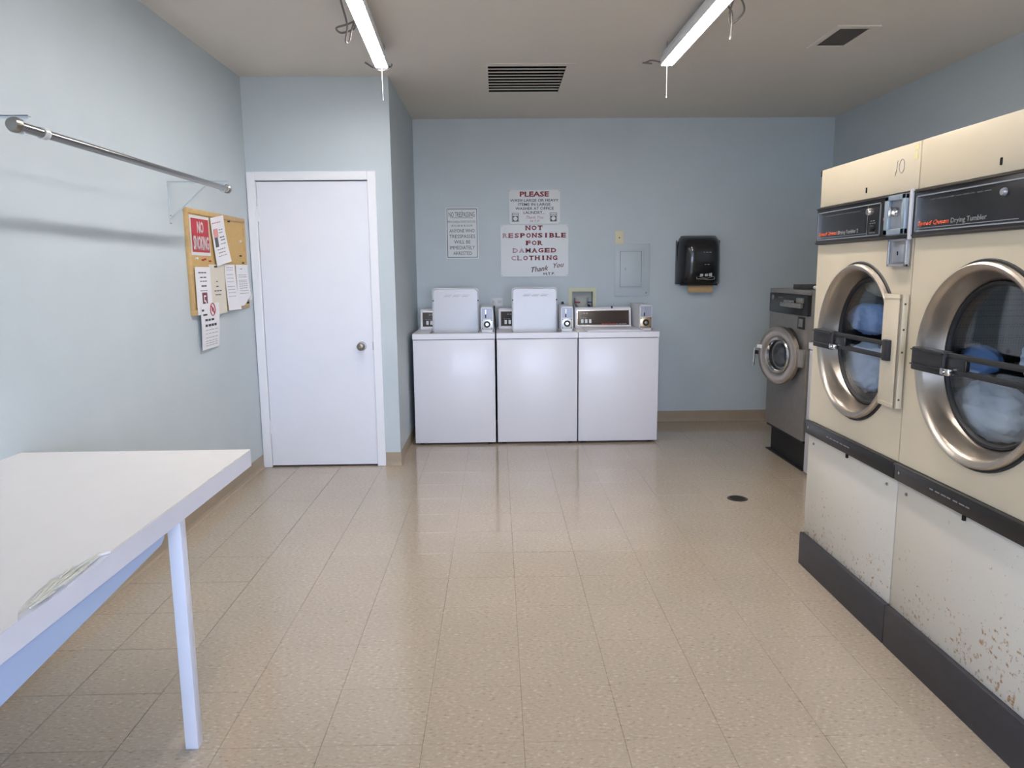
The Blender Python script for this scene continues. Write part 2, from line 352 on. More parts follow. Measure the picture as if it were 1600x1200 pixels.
# ------------------------------------------------------------------ tube lights
tubem = mat('fluorescent_tube', (255, 247, 238), .4, emit=TUBE); tubel = mat('fluorescent_tube_cool', (255, 252, 250), .4, emit=TUBE)
def strip_light(x, y0, y1, rz, label, tm, cords):
    L = y1 - y0; t = thing('tube_light', label, 'ceiling light', (x, y1, H), rz)
    zb = -.075
    ob('housing', box(box(box(B(), -.037, .037, -L, 0, zb + .002, zb + .012, bev=.002), -.039, -.036, -L, 0, zb - .026, zb + .010), .036, .039, -L, 0, zb - .026, zb + .010), trimw, t)
    ob('ballast_box', box(B(), -.03, .03, -L + .02, -.02, zb + .012, zb + .045, bev=.003), trimw, t, True)
    for sx in (-.0175, .0175):
        for a in (-.012, -L / 2 - .012):
            tb = ob('tube', cyl(B(), (sx, a, zb - .017), (sx, a - L / 2 + .03, zb - .017), .0130, seg=20), tm, t, True)
            for e in (a + .004, a - L / 2 + .026): ob('end_cap', cyl(B(), (sx, e - .006, zb - .017), (sx, e + .006, zb - .017), .0142, seg=16), galv, tb, True)
    for e in (.0, -L / 2, -L + .01): ob('lamp_holder', box(B(), -.036, .036, e - .004, e + .004, zb - .033, zb + .002, bev=.002), galv, t, True)
    for e in (-.12, -L / 2, -L + .12):
        b = B()
        for s in (-.03, .03):
            n = 3
            for q in range(n): tube(b, [(s + .005 * math.cos(w) * (q % 2) , e + .005 * math.cos(w) * ((q + 1) % 2), zb + .045 + q * .011 + .007 * math.sin(w)) for w in [2 * PI * k / 8 for k in range(9)]], .001, 5)
        ob('hanging_chain', b, galv, t, kind='stuff')
    b = B(); tube(b, [(0, -.0, zb - .02), (.001, 0, zb - .2)], .0012, 6); cyl(b, (.001, 0, zb - .2), (.001, 0, zb - .212), .0028, seg=8); ob('pull_string', b, trimw, t)
    for pts in cords: ob('cord', tube(B(), smooth_pts(pts), .005, 8), mat('grey_cord', (118, 112, 112), .5), t, True)
    return t
strip_light(-.669, 2.17, 4.61, math.radians(2.4), 'left fluorescent strip light with looped grey cord and pull string', tubel,
    [[(-.05, -.70, -.06), (-.09, -.72, -.085), (-.15, -.68, -.09), (-.135, -.62, -.095), (-.07, -.66, -.09), (-.05, -.72, -.09)],
     [(-.055, -.73, -.08), (-.08, -.66, -.10), (-.10, -.60, -.13), (-.115, -.62, -.135), (-.09, -.72, -.09), (-.10, -.8, -.02), (-.10, -.86, -.002)],
     [(-.10, .01, -.07), (-.05, .012, -.10), (.0, .01, -.115), (.05, .01, -.10), (.06, .0, -.08)], [(-.05, .01, -.085), (.0, .015, -.1), (.05, .012, -.09)]])
strip_light(1.028, 2.14, 4.58, math.radians(1.0), 'right fluorescent strip light with dangling cord end and pull string', tubem,
    [[(.055, -.98, -.05), (.10, -.95, -.04), (.16, -.86, -.08), (.12, -.80, -.12), (.09, -.86, -.09), (.08, -.95, -.05)],
     [(.055, -.9, -.06), (.10, -.86, -.09), (.12, -.8, -.16), (.118, -.79, -.19)],
     [(-.03, .005, -.085), (-.09, .0, -.075), (-.12, .02, -.08), (-.13, .0, -.09), (-.09, .01, -.09), (-.14, .03, -.08)]])

# ------------------------------------------------------------------ dryers
def fold_cloth(name, label, m, cx, cy, cz, rx, ry, rz_, seed, loc, rz, sub=5):
    rnd = random.Random(seed); bm = B(); bmesh.ops.create_icosphere(bm, subdivisions=sub, radius=1)
    ph = [(Vector((rnd.uniform(-1, 1), rnd.uniform(-1, 1), rnd.uniform(-1, 1))).normalized() * rnd.uniform(3, 16), rnd.uniform(0, 6.3)) for _ in range(20)]
    for v in bm.verts:
        p = v.co.copy(); s = 0
        for k, f in ph: s += (1 - abs(math.sin(p.dot(k) + f))) * 2.2 / k.length
        s = 1 + .17 * (s - 3.0) / 2.2
        v.co = Vector((cx + p.x * rx * s, cy + p.y * ry * s, cz + p.z * rz_ * s))
    o = ob(name, bm, m, None, True); o.location = loc; o.rotation_euler = (0, 0, rz)
    return tag(o, label, 'laundry', None)

DW, DD, DH = .768, 1.05, 1.822
def dryer(y_far, label, first):
    t = thing('tumble_dryer', label, 'dryer', (1.442, y_far, 0), -PI / 2)      # local -y faces the room, local x runs towards the camera
    g = .0015; CX, CZ, R = .395, 1.103, .308
    b = B(); box(b, g, DW - g, .03, DD, .02, DH - .002)
    # open the front of the shell behind the door: cabinet made as side, top, back and bottom sheets
    b.free(); b = B()
    box(b, g, g + .02, .022, DD, .0, DH - .003); box(b, DW - g - .02, DW - g, .022, DD, .0, DH - .003); box(b, g + .02, DW - g - .02, .022, DD, DH - .02, DH - .003)
    box(b, g + .02, DW - g - .02, DD - .02, DD, 0, DH - .02); ob('cabinet', b, cream, t)
    ob('front_panel', plate_hole(B(), g, DW - g, .703, 1.498, CX, CZ, .296, 0, .02), cream, t, False)
    bx('header_panel', cream, t, g, DW - g, 0, .02, 1.660, DH, bev=.003)
    lo = bx('access_panel', rustp, t, g, DW - g, .004, .022, .155, .632, bev=.003)
    for x in (.06, .70): ob('screw', cyl(B(), (x, .006, .60), (x, .0, .60), .006, seg=12), steel, lo, True)
    for i, x in enumerate((.385,)): bx('latch_slot', dark, lo, x - .005, x + .005, -.004, .006, .618, .634)
    bx('kick_plate', vblack, t, -.006 if first else g, DW - g, -.012, .02, .0, .155, bev=.002)
    tr = ob('trim_strip', box(box(B(), g, DW - g, -.014, .02, .640, .694, bev=.002), g, DW - g, -.02, .0, .694, .702, bev=.001), black, t, True)
    tx = B()
    marks(tx, .22, .44, .669, .673, -.0148, 7); ob('faint_print', tx, pgrey, tr, kind='stuff')
    ob('screw', cyl(B(), (.035, -.012, .672), (.035, -.0165, .672), .006, seg=12), chrome, tr, True)
    # header details
    sl = header_slot = B(); box(sl, .405, .415, -.003, .01, 1.683, 1.705, bev=.003); ob('lock_slot', sl, dark, t, True)
    if first:
        s = B()
        tube(s, [(.612, -.0006, 1.722), (.622, -.0006, 1.745), (.626, -.0006, 1.775)], .0013, 5)
        tube(s, [(.655 + .017 * math.cos(a) , -.0006, 1.752 + .024 * math.sin(a)) for a in [2 * PI * k / 18 for k in range(19)]], .0013, 5)
        lbl(ob('handwritten_number', s, inkg, t), 'handwritten 10 in pencil')
        s = B(); box(s, .733, .755, -.0012, .001, 1.795, 1.812); box(s, .732, .752, -.0012, .001, 1.765, 1.790); lbl(ob('tape_scraps', s, mat('tape_yellow', (214, 206, 150), .7), t), 'two scraps of yellowed tape')
    b = bx('corner_bracket', blackm, t, -.014, .0, .0, .05, 1.795, 1.822, bev=.003) if first else None
    # control panel
    cp = bx('control_panel', black, t, g, DW - g, -.012, .02, 1.499, 1.657, bev=.003)
    fr = B(); xe = .555 if first else .62
    for a, c, e, f in ((.018, xe, 1.632, 1.636), (.018, xe, 1.516, 1.520), (.018, .022, 1.516, 1.636), (xe - .004, xe, 1.516, 1.636)): box(fr, a, c, -.0155, -.011, e, f)
    box(fr, .03, xe - .1, -.0145, -.011, 1.526, 1.528)
    ob('bezel', fr, galv, cp)
    lp = B(); box(lp, g, DW - g, -.016, -.01, 1.503, 1.508); box(lp, g, DW - g, -.016, -.01, 1.650, 1.654); ob('rail', lp, mat('dark_bronze_rail', (84, 74, 66), .35, .6), cp)
    tx = B(); text_bm(tx, 'Speed Queen', .034, .205, 1.531, 1.550, -.0128, bold=.03, shear=.2); lbl(ob('lettering', tx, orange, cp), 'orange lettering')
    tx = B(); text_bm(tx, 'Drying Tumbler 2' if first else 'Drying Tumbler', .215, .385, 1.530, 1.550, -.0128); lbl(ob('lettering', tx, pgrey, cp), 'pale grey lettering')
    tx = B(); marks(tx, .10, .40, 1.615, 1.618, -.0126, 9); lbl(ob('faint_print', tx, inkd, cp, kind='stuff'), 'faint dark grey print')
    if first:
        bx('divider', inkg, cp, .455, .4565, -.0135, -.011, 1.520, 1.632)
        k = B(); lathe_y(k, [(0, -.032), (.011, -.032), (.014, -.026), (.015, -.012)], .487, 1.607, 24); lbl(ob('knob', k, chrome, cp, True), 'bright round selector knob')
        tx = B(); marks(tx, .48, .515, 1.571, 1.574, -.0128, 2); marks(tx, .475, .52, 1.562, 1.565, -.0128, 3); marks(tx, .475, .52, 1.527, 1.530, -.0128, 3)
        ob('faint_print', tx, pgrey, cp, kind='stuff')
        k = B(); lathe_y(k, [(0, -.026), (.009, -.026), (.011, -.02), (.011, -.012)], .50, 1.546, 20); ob('knob', k, blackm, cp, True)
    else:
        k = B(); lathe_y(k, [(0, -.022), (.009, -.022), (.012, -.016), (.012, -.012)], .455, 1.605, 24); ob('knob', k, galv, cp, True)
    # coin meter
    cm = thing_part('coin_meter', box(B(), .612, .752, -.020, .0, 1.510, 1.652, bev=.003), galv, t)
    b = B()
    for a, c, e, f in ((.613, .640, 1.512, 1.65), (.728, .751, 1.512, 1.65), (.613, .751, 1.512, 1.532), (.613, .751, 1.632, 1.65)): box(b, a, c, -.032, -.018, e, f, bev=.002)
    ob('front_frame', b, mat('pale_blue_metal', (150, 164, 176), .35, .3), cm, True)
    k = B(); lathe_y(k, [(0, -.036), (.014, -.034), (.016, -.028), (.017, -.02)], .682, 1.592, 24); box(k, .680, .684, -.052, -.03, 1.575, 1.608, bev=.001); ob('coin_handle', k, chrome, cm, True)
    ob('indicator_light', cyl(B(), (.592, -.012, 1.572), (.592, -.02, 1.572), .006, seg=16), mat('lamp_red', (226, 110, 100), .3), cp, True)
    if first: lbl(bx('warning_sticker', redn, cp, .752, .762, -.0135, -.011, 1.60, 1.64), 'small red sticker')
    bx('edge_post', enamel2, cp, DW - .012, DW + .0005, -.022, -.010, 1.492, 1.662, bev=.003)
    # coin vault
    cv = thing_part('coin_vault', box(B(), .63, .755, -.012, .0, 1.40, 1.497, bev=.003), dsteel, t)
    b = B()
    for a, c, e, f in ((.63, .64, 1.40, 1.497), (.745, .755, 1.40, 1.497), (.63, .755, 1.40, 1.408), (.63, .755, 1.489, 1.497)): box(b, a, c, -.020, -.01, e, f, bev=.001)
    ob('vault_rim', b, galv, cv)
    bx('vault_door', galv, cv, .658, .736, -.017, -.01, 1.415, 1.478, bev=.004); ob('keyhole', box(B(), .694, .699, -.019, -.015, 1.440, 1.454, bev=.001), dark, cv)
    # drum and door
    ob('drum', lathe_y(B(), [(.256, .056), (.262, .065), (.36, .075), (.36, .72), (0, .74)], CX, CZ, 64), drumm, t, True)
    ob('gasket', lathe_y(B(), [(.296, -.006), (.316, -.006), (.319, .0), (.296, .0)], CX, CZ, 72), blackm, t, True)
    dr = ob('door_ring', lathe_y(B(), [(.250, .060), (.256, .048), (.280, -.006), (.290, -.020), (.302, -.024), (.308, -.019), (.310, -.008), (.306, -.003), (.290, -.003), (.262, .056)], CX, CZ, 96), ringm, t, True)
    ob('glass_rim', lathe_y(B(), [(.238, .058), (.244, .046), (.252, .046), (.254, .056)], CX, CZ, 96), blackm, dr, True)
    gl = B(); lathe_y(gl, [(.244, .054), (.20, .047), (.12, .041), (0, .038)], CX, CZ, 64); lathe_y(gl, [(.244, .060), (.20, .053), (.12, .047), (0, .044)], CX, CZ, 64); ob('glass', gl, glass, dr, True)
    hb = ob('door_bar', box(box(box(box(B(), .125, .30, -.055, -.02, 1.060, 1.136, bev=.004), .28, .70, -.042, -.030, 1.070, 1.087, bev=.002), .28, .70, -.042, -.030, 1.117, 1.134, bev=.002), .685, .722, -.046, -.02, 1.064, 1.14, bev=.003), blackm, t, True)
    b = B(); box(b, .112, .135, -.03, -.0, 1.066, 1.13, bev=.002); box(b, .126, .30, -.06, -.053, 1.078, 1.082); box(b, .126, .30, -.06, -.053, 1.126, 1.13); box(b, .29, .40, -.046, -.032, 1.083, 1.12, bev=.002); ob('latch_block', b, black, hb, True)
    b = B(); box(b, .30, .345, -.064, -.042, 1.066, 1.088, bev=.004); cyl(b, (.322, -.07, 1.077), (.322, -.05, 1.077), .008, seg=16); ob('latch_catch', b, chrome, hb, True)
    hc = ob('hinge_cover', box(box(B(), .650, .7685, -.030, -.0245, .898, 1.304, bev=.002), .755, .7685, -.030, -.004, .898, 1.304, bev=.002), cream, t, True)
    for z in (.91, 1.288): bx('edge_bead', cream, hc, .660, .760, -.0315, -.0295, z, z + .004)
    for z in (.93, 1.10, 1.18, 1.27): ob('rivet', cyl(B(), (.7680, -.016, z), (.7695, -.016, z), .004, seg=10), dirt, hc, True)
    ob('screw', cyl(B(), (.062, .0, 1.10), (.062, -.004, 1.10), .005, seg=12), dirt, t, True)
    return t
def thing_part(name, bm, m, parent): return ob(name, bm, m, parent, True)
dryer(3.310, 'cream tumble dryer with 10 handwritten on its header, left of the two dryers', True)
dryer(3.310 - .77, 'cream tumble dryer cut off by the right edge, dark drum half full', False)
L1 = (1.442, 3.31, 0); L2 = (1.442, 2.54, 0)
fold_cloth('laundry', 'blue cloth pressed against upper glass of the left dryer', clothb, .275, .122, 1.185, .205, .048, .072, 3, L1, -PI / 2)
fold_cloth('laundry', 'pale blue and white sheet in lower half of the left dryer', clothg, .275, .124, .985, .20, .048, .112, 11, L1, -PI / 2)
fold_cloth('laundry', 'cream towel at the top of the left dryer drum', mat('cloth_cream', (205, 186, 158), .9, noise=.05), .33, .15, 1.325, .16, .055, .050, 8, L1, -PI / 2, 4)
fold_cloth('laundry', 'white crumpled sheet at the bottom of the right dryer', clothw, .29, .126, .945, .20, .050, .100, 21, L2, -PI / 2)
fold_cloth('laundry', 'pale blue sheet piled high on the right side of the right dryer', clothg, .50, .140, 1.125, .12, .052, .085, 27, L2, -PI / 2)
fold_cloth('laundry', 'blue cloth on the left side of the right dryer', clothb, .19, .14, 1.095, .09, .048, .05, 29, L2, -PI / 2, 4)

# ------------------------------------------------------------------ top loading washers
def square_top(bm, x0, x1, y0, y1, z0, z1, hx0, hx1, hy0, hy1): slab_holes(x0, x1, y0, y1, [(hx0, hx1, hy0, hy1)], lambda a, c, d_, e: box(bm, a, c, d_, e, z0, z1))
def washer_body(t, w, D=.64):
    hx0, hx1, hy0, hy1 = .125, w - .125, .045, .385
    b = B(); box(b, 0, w, 0, .012, .018, .857, bev=.004); ob('front_panel', b, enamel, t, True)
    b = B(); box(b, 0, .012, .0125, D, .018, .857); box(b, w - .012, w, .0125, D, .018, .857); box(b, .012, w - .012, D - .012, D, .018, .857); box(b, .012, w - .012, .0125, D - .012, .018, .03); ob('cabinet', b, enamel, t)
    for x in (.05, w - .05):
        for y in (.05, D - .05): ob('foot', cyl(B(), (x, y, 0), (x, y, .019), .018, seg=16), blackm, t, True)
    tp = B(); square_top(tp, -.002, w + .002, -.006, D, .862, .906, hx0, hx1, hy0, hy1)
    bmesh.ops.remove_doubles(tp, verts=tp.verts[:], dist=1e-5)
    tpo = ob('top_panel', tp, enamel, t)
    wl = B(); box(wl, hx0, hx0 + .004, hy0, hy1, .80, .900); box(wl, hx1 - .004, hx1, hy0, hy1, .80, .900); box(wl, hx0, hx1, hy0, hy0 + .004, .80, .900); box(wl, hx0, hx1, hy1 - .004, hy1, .80, .900)
    lathe_z(wl, [(.17, .82), (.165, .80), (.16, .40), (0, .38)], w / 2, (hy0 + hy1) / 2, 40); ob('tub', wl, steel, t, True)
    ag = B(); lathe_z(ag, [(.0, .80), (.03, .79), (.035, .5), (.10, .42)], w / 2, (hy0 + hy1) / 2, 24); ob('agitator', ag, enamel2, t, True)
    return hx0, hx1, hy0, hy1
def console(t, x0, x1, y, z0, z1, screen):
    c = B(); v = [(y, z0), (y + .035, z1 - .012), (y + .05, z1), (y + .13, z1), (y + .13, z0)]
    A = [c.verts.new((x0, a, z)) for a, z in v]; E_ = [c.verts.new((x1, a, z)) for a, z in v]
    for k in range(5): j = (k + 1) % 5; c.faces.new((A[k], A[j], E_[j], E_[k]))
    c.faces.new(A); c.faces.new(E_[::-1]); bmesh.ops.bevel(c, geom=c.edges[:], offset=.004, segments=2, affect='EDGES')
    co_ = ob('console', c, enamel, t, True)
    def slant(bm):     # place xz artwork built at y=0 on the slanted face
        ang = math.atan2(.035, z1 - .012 - z0)
        bm.transform(Matrix.Translation((0, y, z0)) @ Matrix.Rotation(-ang, 4, 'X') @ Matrix.Translation((0, 0, -z0))); return bm
    b = B()
    for a, c_, e, f in ((x0 + .014, x1 - .014, z1 - .025, z1 - .020), (x0 + .014, x1 - .014, z0 + .020, z0 + .025), (x0 + .014, x0 + .020, z0 + .02, z1 - .02), (x1 - .020, x1 - .014, z0 + .02, z1 - .02)): box(b, a, c_, -.004, .0, e, f)
    ob('display_trim', slant(b), chrome, co_)
    dp = ob('display_panel', slant(box(B(), x0 + .019, x1 - .019, -.003, .0, z0 + .024, z1 - .024)), screen, co_)
    b = B(); 
    for k in range(3): box(b, x0 + .05 + .034 * k, x0 + .072 + .034 * k, -.006, -.002, z0 + .040, z0 + .075, bev=.002)
    ob('cycle_buttons', slant(b), galv, co_, kind='stuff')
    b = B(); marks(b, x0 + .075, x0 + .115, z1 - .050, z1 - .044, -.0036, 2); marks(b, x0 + .045, x0 + .10, z0 + .084, z0 + .087, -.0036, 3); ob('faint_print', slant(b), pgrey, co_, kind='stuff')
    return co_, slant
def coin_box(t, x0, x1, y0, y1, z0, z1, plate):
    c = ob('coin_box', box(B(), x0, x1, y0, y1, z0, z1, bev=.003), enamel2, t, True)
    b = B(); m_ = (z0 + z1) / 2
    for a, q, e, f in ((x0, x0 + .008, z0, z1), (x1 - .008, x1, z0, z1), (x0, x1, z1 - .010, z1), (x0, x1, z0, z0 + .018)): box(b, a, q, y0 - .008, y0 + .001, e, f, bev=.001)
    ob('rim', b, enamel2, c)
    bx('coin_recess', mat('coin_recess_grey', (150, 154, 166), .4, .3), c, x0 + .008, x1 - .008, y0 - .002, y0 + .001, m_ + .008, z1 - .010)
    b = B(); xm = x0 + .4 * (x1 - x0); box(b, xm - .003, xm + .003, y0 - .018, y0 - .001, m_ + .045, z1 - .018, bev=.001); ob('coin_slide', b, chrome, c)
    b = B(); box(b, xm - .005, xm + .003, y0 - .008, y0 - .001, m_ + .014, m_ + .04, bev=.001); ob('coin_slot', b, dark, c)
    pl = bx('lock_plate', plate, c, x0 + .006, x1 - .006, y0 - .010, y0 - .001, z0 + .020, m_ + .004, bev=.001)
    cz = (z0 + .020 + m_ + .004) / 2; cx = (x0 + x1) / 2
    k = B(); lathe_y(k, [(.022, y0 - .010), (.026, y0 - .013), (.0265, y0 - .010)], cx, cz, 32); lathe_y(k, [(.015, y0 - .012), (.027, y0 - .0115)], cx, cz, 32); ob('lock_ring', k, blackm, pl, True)
    k = B(); lathe_y(k, [(0, y0 - .017), (.012, y0 - .017), (.015, y0 - .010)], cx, cz, 24); ob('lock', k, chrome, pl, True)
    ob('keyhole', cyl(B(), (cx, y0 - .0178, cz), (cx, y0 - .016, cz), .0025, seg=10), dark, pl)
    for a in (x0 + .014, x1 - .014):
        for e in (z0 + .028, m_ - .004): ob('screw', cyl(B(), (a, y0 - .012, e), (a, y0 - .009, e), .004, seg=10), blackm, pl, True)
screenb = mat('display_black', (36, 32, 34), .22)
screenw = mat('display_brown', (52, 42, 40), .15)
def open_lid(t, hx0, hx1, hy1, z0=.872, hgt=.385):
    b = B(); box(b, hx0 + .006, hx1 - .006, -.006, .010, 0, hgt, bev=.02, seg=4)
    b.free(); b = B(); r = .03; n = 5; x0, x1 = hx0 + .005, hx1 - .005
    def outline(i):
        P = [(x0 + i, 0 + i), (x1 - i, 0 + i)]
        for k in range(n + 1): a = k / n * PI / 2; P.append((x1 - i - r + r * math.cos(a), hgt - i - r + r * math.sin(a)))
        for k in range(n + 1): a = PI / 2 + k / n * PI / 2; P.append((x0 + i + r + r * math.cos(a), hgt - i - r + r * math.sin(a)))
        return P
    A = [b.verts.new((x, -.012, z)) for x, z in outline(0)]; I = [b.verts.new((x, -.014, z)) for x, z in outline(.006)]; J = [b.verts.new((x, -.006, z)) for x, z in outline(.012)]; K = [b.verts.new((x, .008, z)) for x, z in outline(0)]
    m_ = len(A)
    for k in range(m_):
        j = (k + 1) % m_
        b.faces.new((A[k], A[j], I[j], I[k])); b.faces.new((I[k], I[j], J[j], J[k])); b.faces.new((A[k], K[k], K[j], A[j]))
    b.faces.new(J); b.faces.new(K[::-1])
    M = Matrix.Translation((0, hy1 - .016, z0)) @ Matrix.Rotation(math.radians(-3), 4, 'X'); b.transform(M)
    l_ = ob('lid', b, enamel2, t, True)
    for x in (x0 + .008, x1 - .008):
        for z in (.28, .02):
            k = B(); cyl(k, (x, -.012, z), (x, -.019, z), .006 if z > .1 else .003, seg=14); k.transform(M); ob('bumper', k, blackm, l_, True)
    k = B()
    for i in range(3):
        xx = (x0 + x1) / 2 - .10 + .075 * i; box(k, xx, xx + .055, -.0065, -.004, hgt - .075, hgt - .066, bev=.001); box(k, xx + .01, xx + .07, -.0065, -.004, hgt - .062, hgt - .056, bev=.001)
    k.transform(M); lbl(ob('embossed_text', k, mat('emboss_grey', (176, 177, 180), .4), l_), 'faint embossed warning text')
    return l_
WY = 5.817
def washer(x0, w, label, lid, plate, cbx, screen):
    t = thing('washing_machine', label, 'washer', (x0, WY, 0))
    h = washer_body(t, w)
    console(t, .018, cbx[0] - .02 if lid != 'closed' else .500, .44, .906, 1.078, screen)
    coin_box(t, cbx[0], cbx[1], .135, .56, .906, cbx[2], plate)
    if lid == 'open': open_lid(t, h[0], h[1], h[3])
    else:
        b = B(); box(b, h[0] - .05, h[1] + .012, h[2] - .01, h[3] + .035, .9065, .915, bev=.003); box(b, h[0] - .03, h[1] - .01, h[2] + .01, h[3] + .02, .915, .918, bev=.0014)
        ob('lid', b, enamel, t, True)
    bx('shadow_gap', dark, t, .01, w - .01, .004, .03, .8572, .8618)
    return t
platew = mat('polished_plate', (214, 216, 214), .25, .5)
washer(-.675, .652, 'white top-loading washer with lid raised, beside closet wall corner', 'open', platew, (.541, .642, 1.105), screenb)
washer(-.007, .645, 'white top-loading washer with lid raised, middle of the row of three', 'open', platew, (.524, .622, 1.105), screenb)
t3 = washer(.648, .643, 'white top-loading washer with closed lid and brown display, right end of row', 'closed', brassm, (.508, .612, 1.112), screenw)
b = B(); box(b, .24, .33, .4445 + .005, .452, .937, .944)
b.free()
tx = B(); text_bm(tx, 'Speed Queen', .245, .365, .934, .945, 0, bold=.03, shear=.2, depth=.001)
for v in tx.verts: v.co.y += .44 - .0045 + (v.co.z - .906) * .035 / .160
lbl(ob('lettering', tx, orange, t3), 'orange lettering on display')
tx = B(); marks(tx, .37, .468, .937, .941, 0, 4)
for v in tx.verts: v.co.y += .44 - .0045 + (v.co.z - .906) * .035 / .160
lbl(ob('lettering', tx, pgrey, t3), 'grey lettering on display')
ob('console_clip', cyl(B(), (.335, .46, 1.072), (.335, .475, 1.086), .006, seg=12), blackm, t3, True)

# washer turned to the left, mostly behind the dryers
t = thing('washing_machine', 'white washer mostly hidden behind the dryers, beside the steel front loader', 'washer', (2.085, 4.832, 0), -PI / 2)
h = washer_body(t, .652)
b = B(); box(b, h[0] - .02, h[1] + .02, h[2] - .01, h[3] + .03, .9065, .916, bev=.003); ob('lid', b, enamel, t, True)
console(t, .02, .63, .44, .906, 1.06, screenb)

# ------------------------------------------------------------------ steel front loader
t = thing('front_load_washer', 'grey steel front-loading washer with round door ajar, by the right wall', 'washer', (2.07, 5.535, 0), -PI / 2)
FW = .69
ob('cabinet', box(box(box(box(box(B(), 0, .015, .02, .78, .225, 1.25), FW - .015, FW, .02, .78, .225, 1.25), .015, FW - .015, .02, .78, 1.235, 1.25), .015, FW - .015, .76, .78, .225, 1.235), .015, FW - .015, .02, .76, .225, .24), dsteel, t)
ob('front_panel', plate_hole(B(), 0, FW, .225, 1.075, .395, .79, .165, 0, .02), dsteel, t)
bx('top_lip', dsteel, t, 0, FW, -.004, .02, 1.217, 1.25, bev=.003)
cp = bx('control_panel', black, t, .005, FW - .005, -.008, .02, 1.078, 1.215, bev=.004)
b = B(); box(b, .26, .62, -.03, -.005, 1.125, 1.158, bev=.005); box(b, .33, .50, -.032, -.02, 1.155, 1.175, bev=.004); box(b, .52, .63, -.02, -.005, 1.16, 1.195, bev=.003); ob('coin_drop', b, dsteel, cp, True)
bx('coin_slot', chrome, cp, .40, .50, -.036, -.028, 1.160, 1.168, bev=.002)
ob('badge', cyl(B(), (.075, -.008, 1.185), (.075, -.012, 1.185), .018, seg=24), galv, cp, True)
tx = B(); marks(tx, .18, .26, 1.186, 1.191, -.0092, 4); ob('faint_print', tx, pgrey, cp, kind='stuff')
kp = bx('keypad', blackm, t, .54, .645, -.008, .0, .985, 1.068, bev=.003); bx('keypad_face', dsteel, kp, .56, .625, -.011, -.007, 1.0, 1.055, bev=.002)
ob('drum', lathe_y(B(), [(.165, .02), (.17, .05), (.24, .07), (.24, .5), (0, .51)], .395, .79, 48), steel, t, True)
ob('gasket', lathe_y(B(), [(.165, .018), (.172, -.012), (.182, -.012), (.19, .0)], .395, .79, 48), blackm, t, True)
bs = ob('base', box(box(B(), -.02, .62, .06, .72, .005, .225), -.05, .64, .03, .75, 0, .006), mat('base_black', (22, 21, 22), .6), t)
bx('sill', blackm, t, .01, FW - .01, .01, .06, .205, .2245)
# door on a hinge at the near side, ajar
M = Matrix.Translation((.64, -.016, .79)) @ Matrix.Rotation(math.radians(17), 4, 'Z')       # local: door extends to -x from hinge
cx = -.215; R = .205
def dpart(name, bm, m, par, sm=True): bm.transform(M); return ob(name, bm, m, par, sm)
dr = dpart('door', lathe_y(B(), [(.128, -.006), (.134, -.026), (.15, -.034), (.19, -.034), (.202, -.028), (.206, -.018), (.206, .002), (.20, .006), (.15, .008), (.128, .008)], cx, 0, 72, closed=True), ringm, t)
dpart('inner_ring', lathe_y(B(), [(.104, -.012), (.110, -.030), (.122, -.034), (.131, -.028), (.130, -.006)], cx, 0, 64), chrome, dr)
b = B(); lathe_y(b, [(.112, -.014), (.09, -.004), (.06, .002), (0, .004)], cx, 0, 48); dpart('door_glass', b, glass, dr)
b = B(); lathe_y(b, [(.127, .0), (.104, .004), (.095, .05), (.07, .085), (0, .095)], cx, 0, 48); dpart('door_bowl', b, mat('dark_bowl', (40, 40, 44), .35), dr)
b = B(); lathe_y(b, [(.098, .006), (.092, .012), (.088, .05), (.084, .05), (.086, .008)], cx, 0, 48, closed=True); dpart('bowl_liner', b, steel, dr)
b = B(); box(b, cx - R - .045, cx - R + .02, -.022, -.006, -.015, .012, bev=.003); dpart('handle_arm', b, blackm, dr)
b = B(); tube(b, [(cx - R - .04, -.03, .03), (cx - R - .042, -.034, -.06), (cx - R - .046, -.034, -.10)], .008, 10); dpart('door_handle', b, chrome, dr)
b = B(); box(b, cx - R - .004, cx - R + .045, -.040, -.033, .035, .06, bev=.002); lbl(dpart('sticker', b, trimw, dr), 'small white sticker')
b = B(); box(b, -.02, .04, -.02, .02, -.06, .06, bev=.004); dpart('hinge', b, dsteel, dr)
# things on top
tag(bx('control_box', mat('dark_grey_box', (66, 64, 64), .5, .4), None, 2.09, 2.30, 5.02, 5.17, 1.2505, 1.285, bev=.004), 'low dark box lying on top of the steel front loader', 'box')
b = B()
for i in range(5): cyl(b, (2.17 + .012 * i, 4.86, 1.262 + .002 * (i % 2)), (2.17 + .012 * i, 5.0, 1.264 + .003 * (i % 2)), .011, seg=10)
box(b, 2.14, 2.24, 4.858, 4.92, 1.2505, 1.268, bev=.006)
tag(ob('folded_rag', b, clothw, None, True), 'white folded rag on top of the steel front loader', 'cloth')

# ------------------------------------------------------------------ folding table
tb = thing('folding_table', 'white painted worktable with chipped front edge along the left wall', 'table', (XL, .3, 0))
wt = mat('worktop_laminate', (222, 219, 218), .4, noise=.012, scale=9); pw = mat('table_paint', (214, 216, 230), .45, noise=.015, scale=14)
ex = -.894 - XL; ey = 2.585 - .3
tp = B(); rnd = random.Random(2)
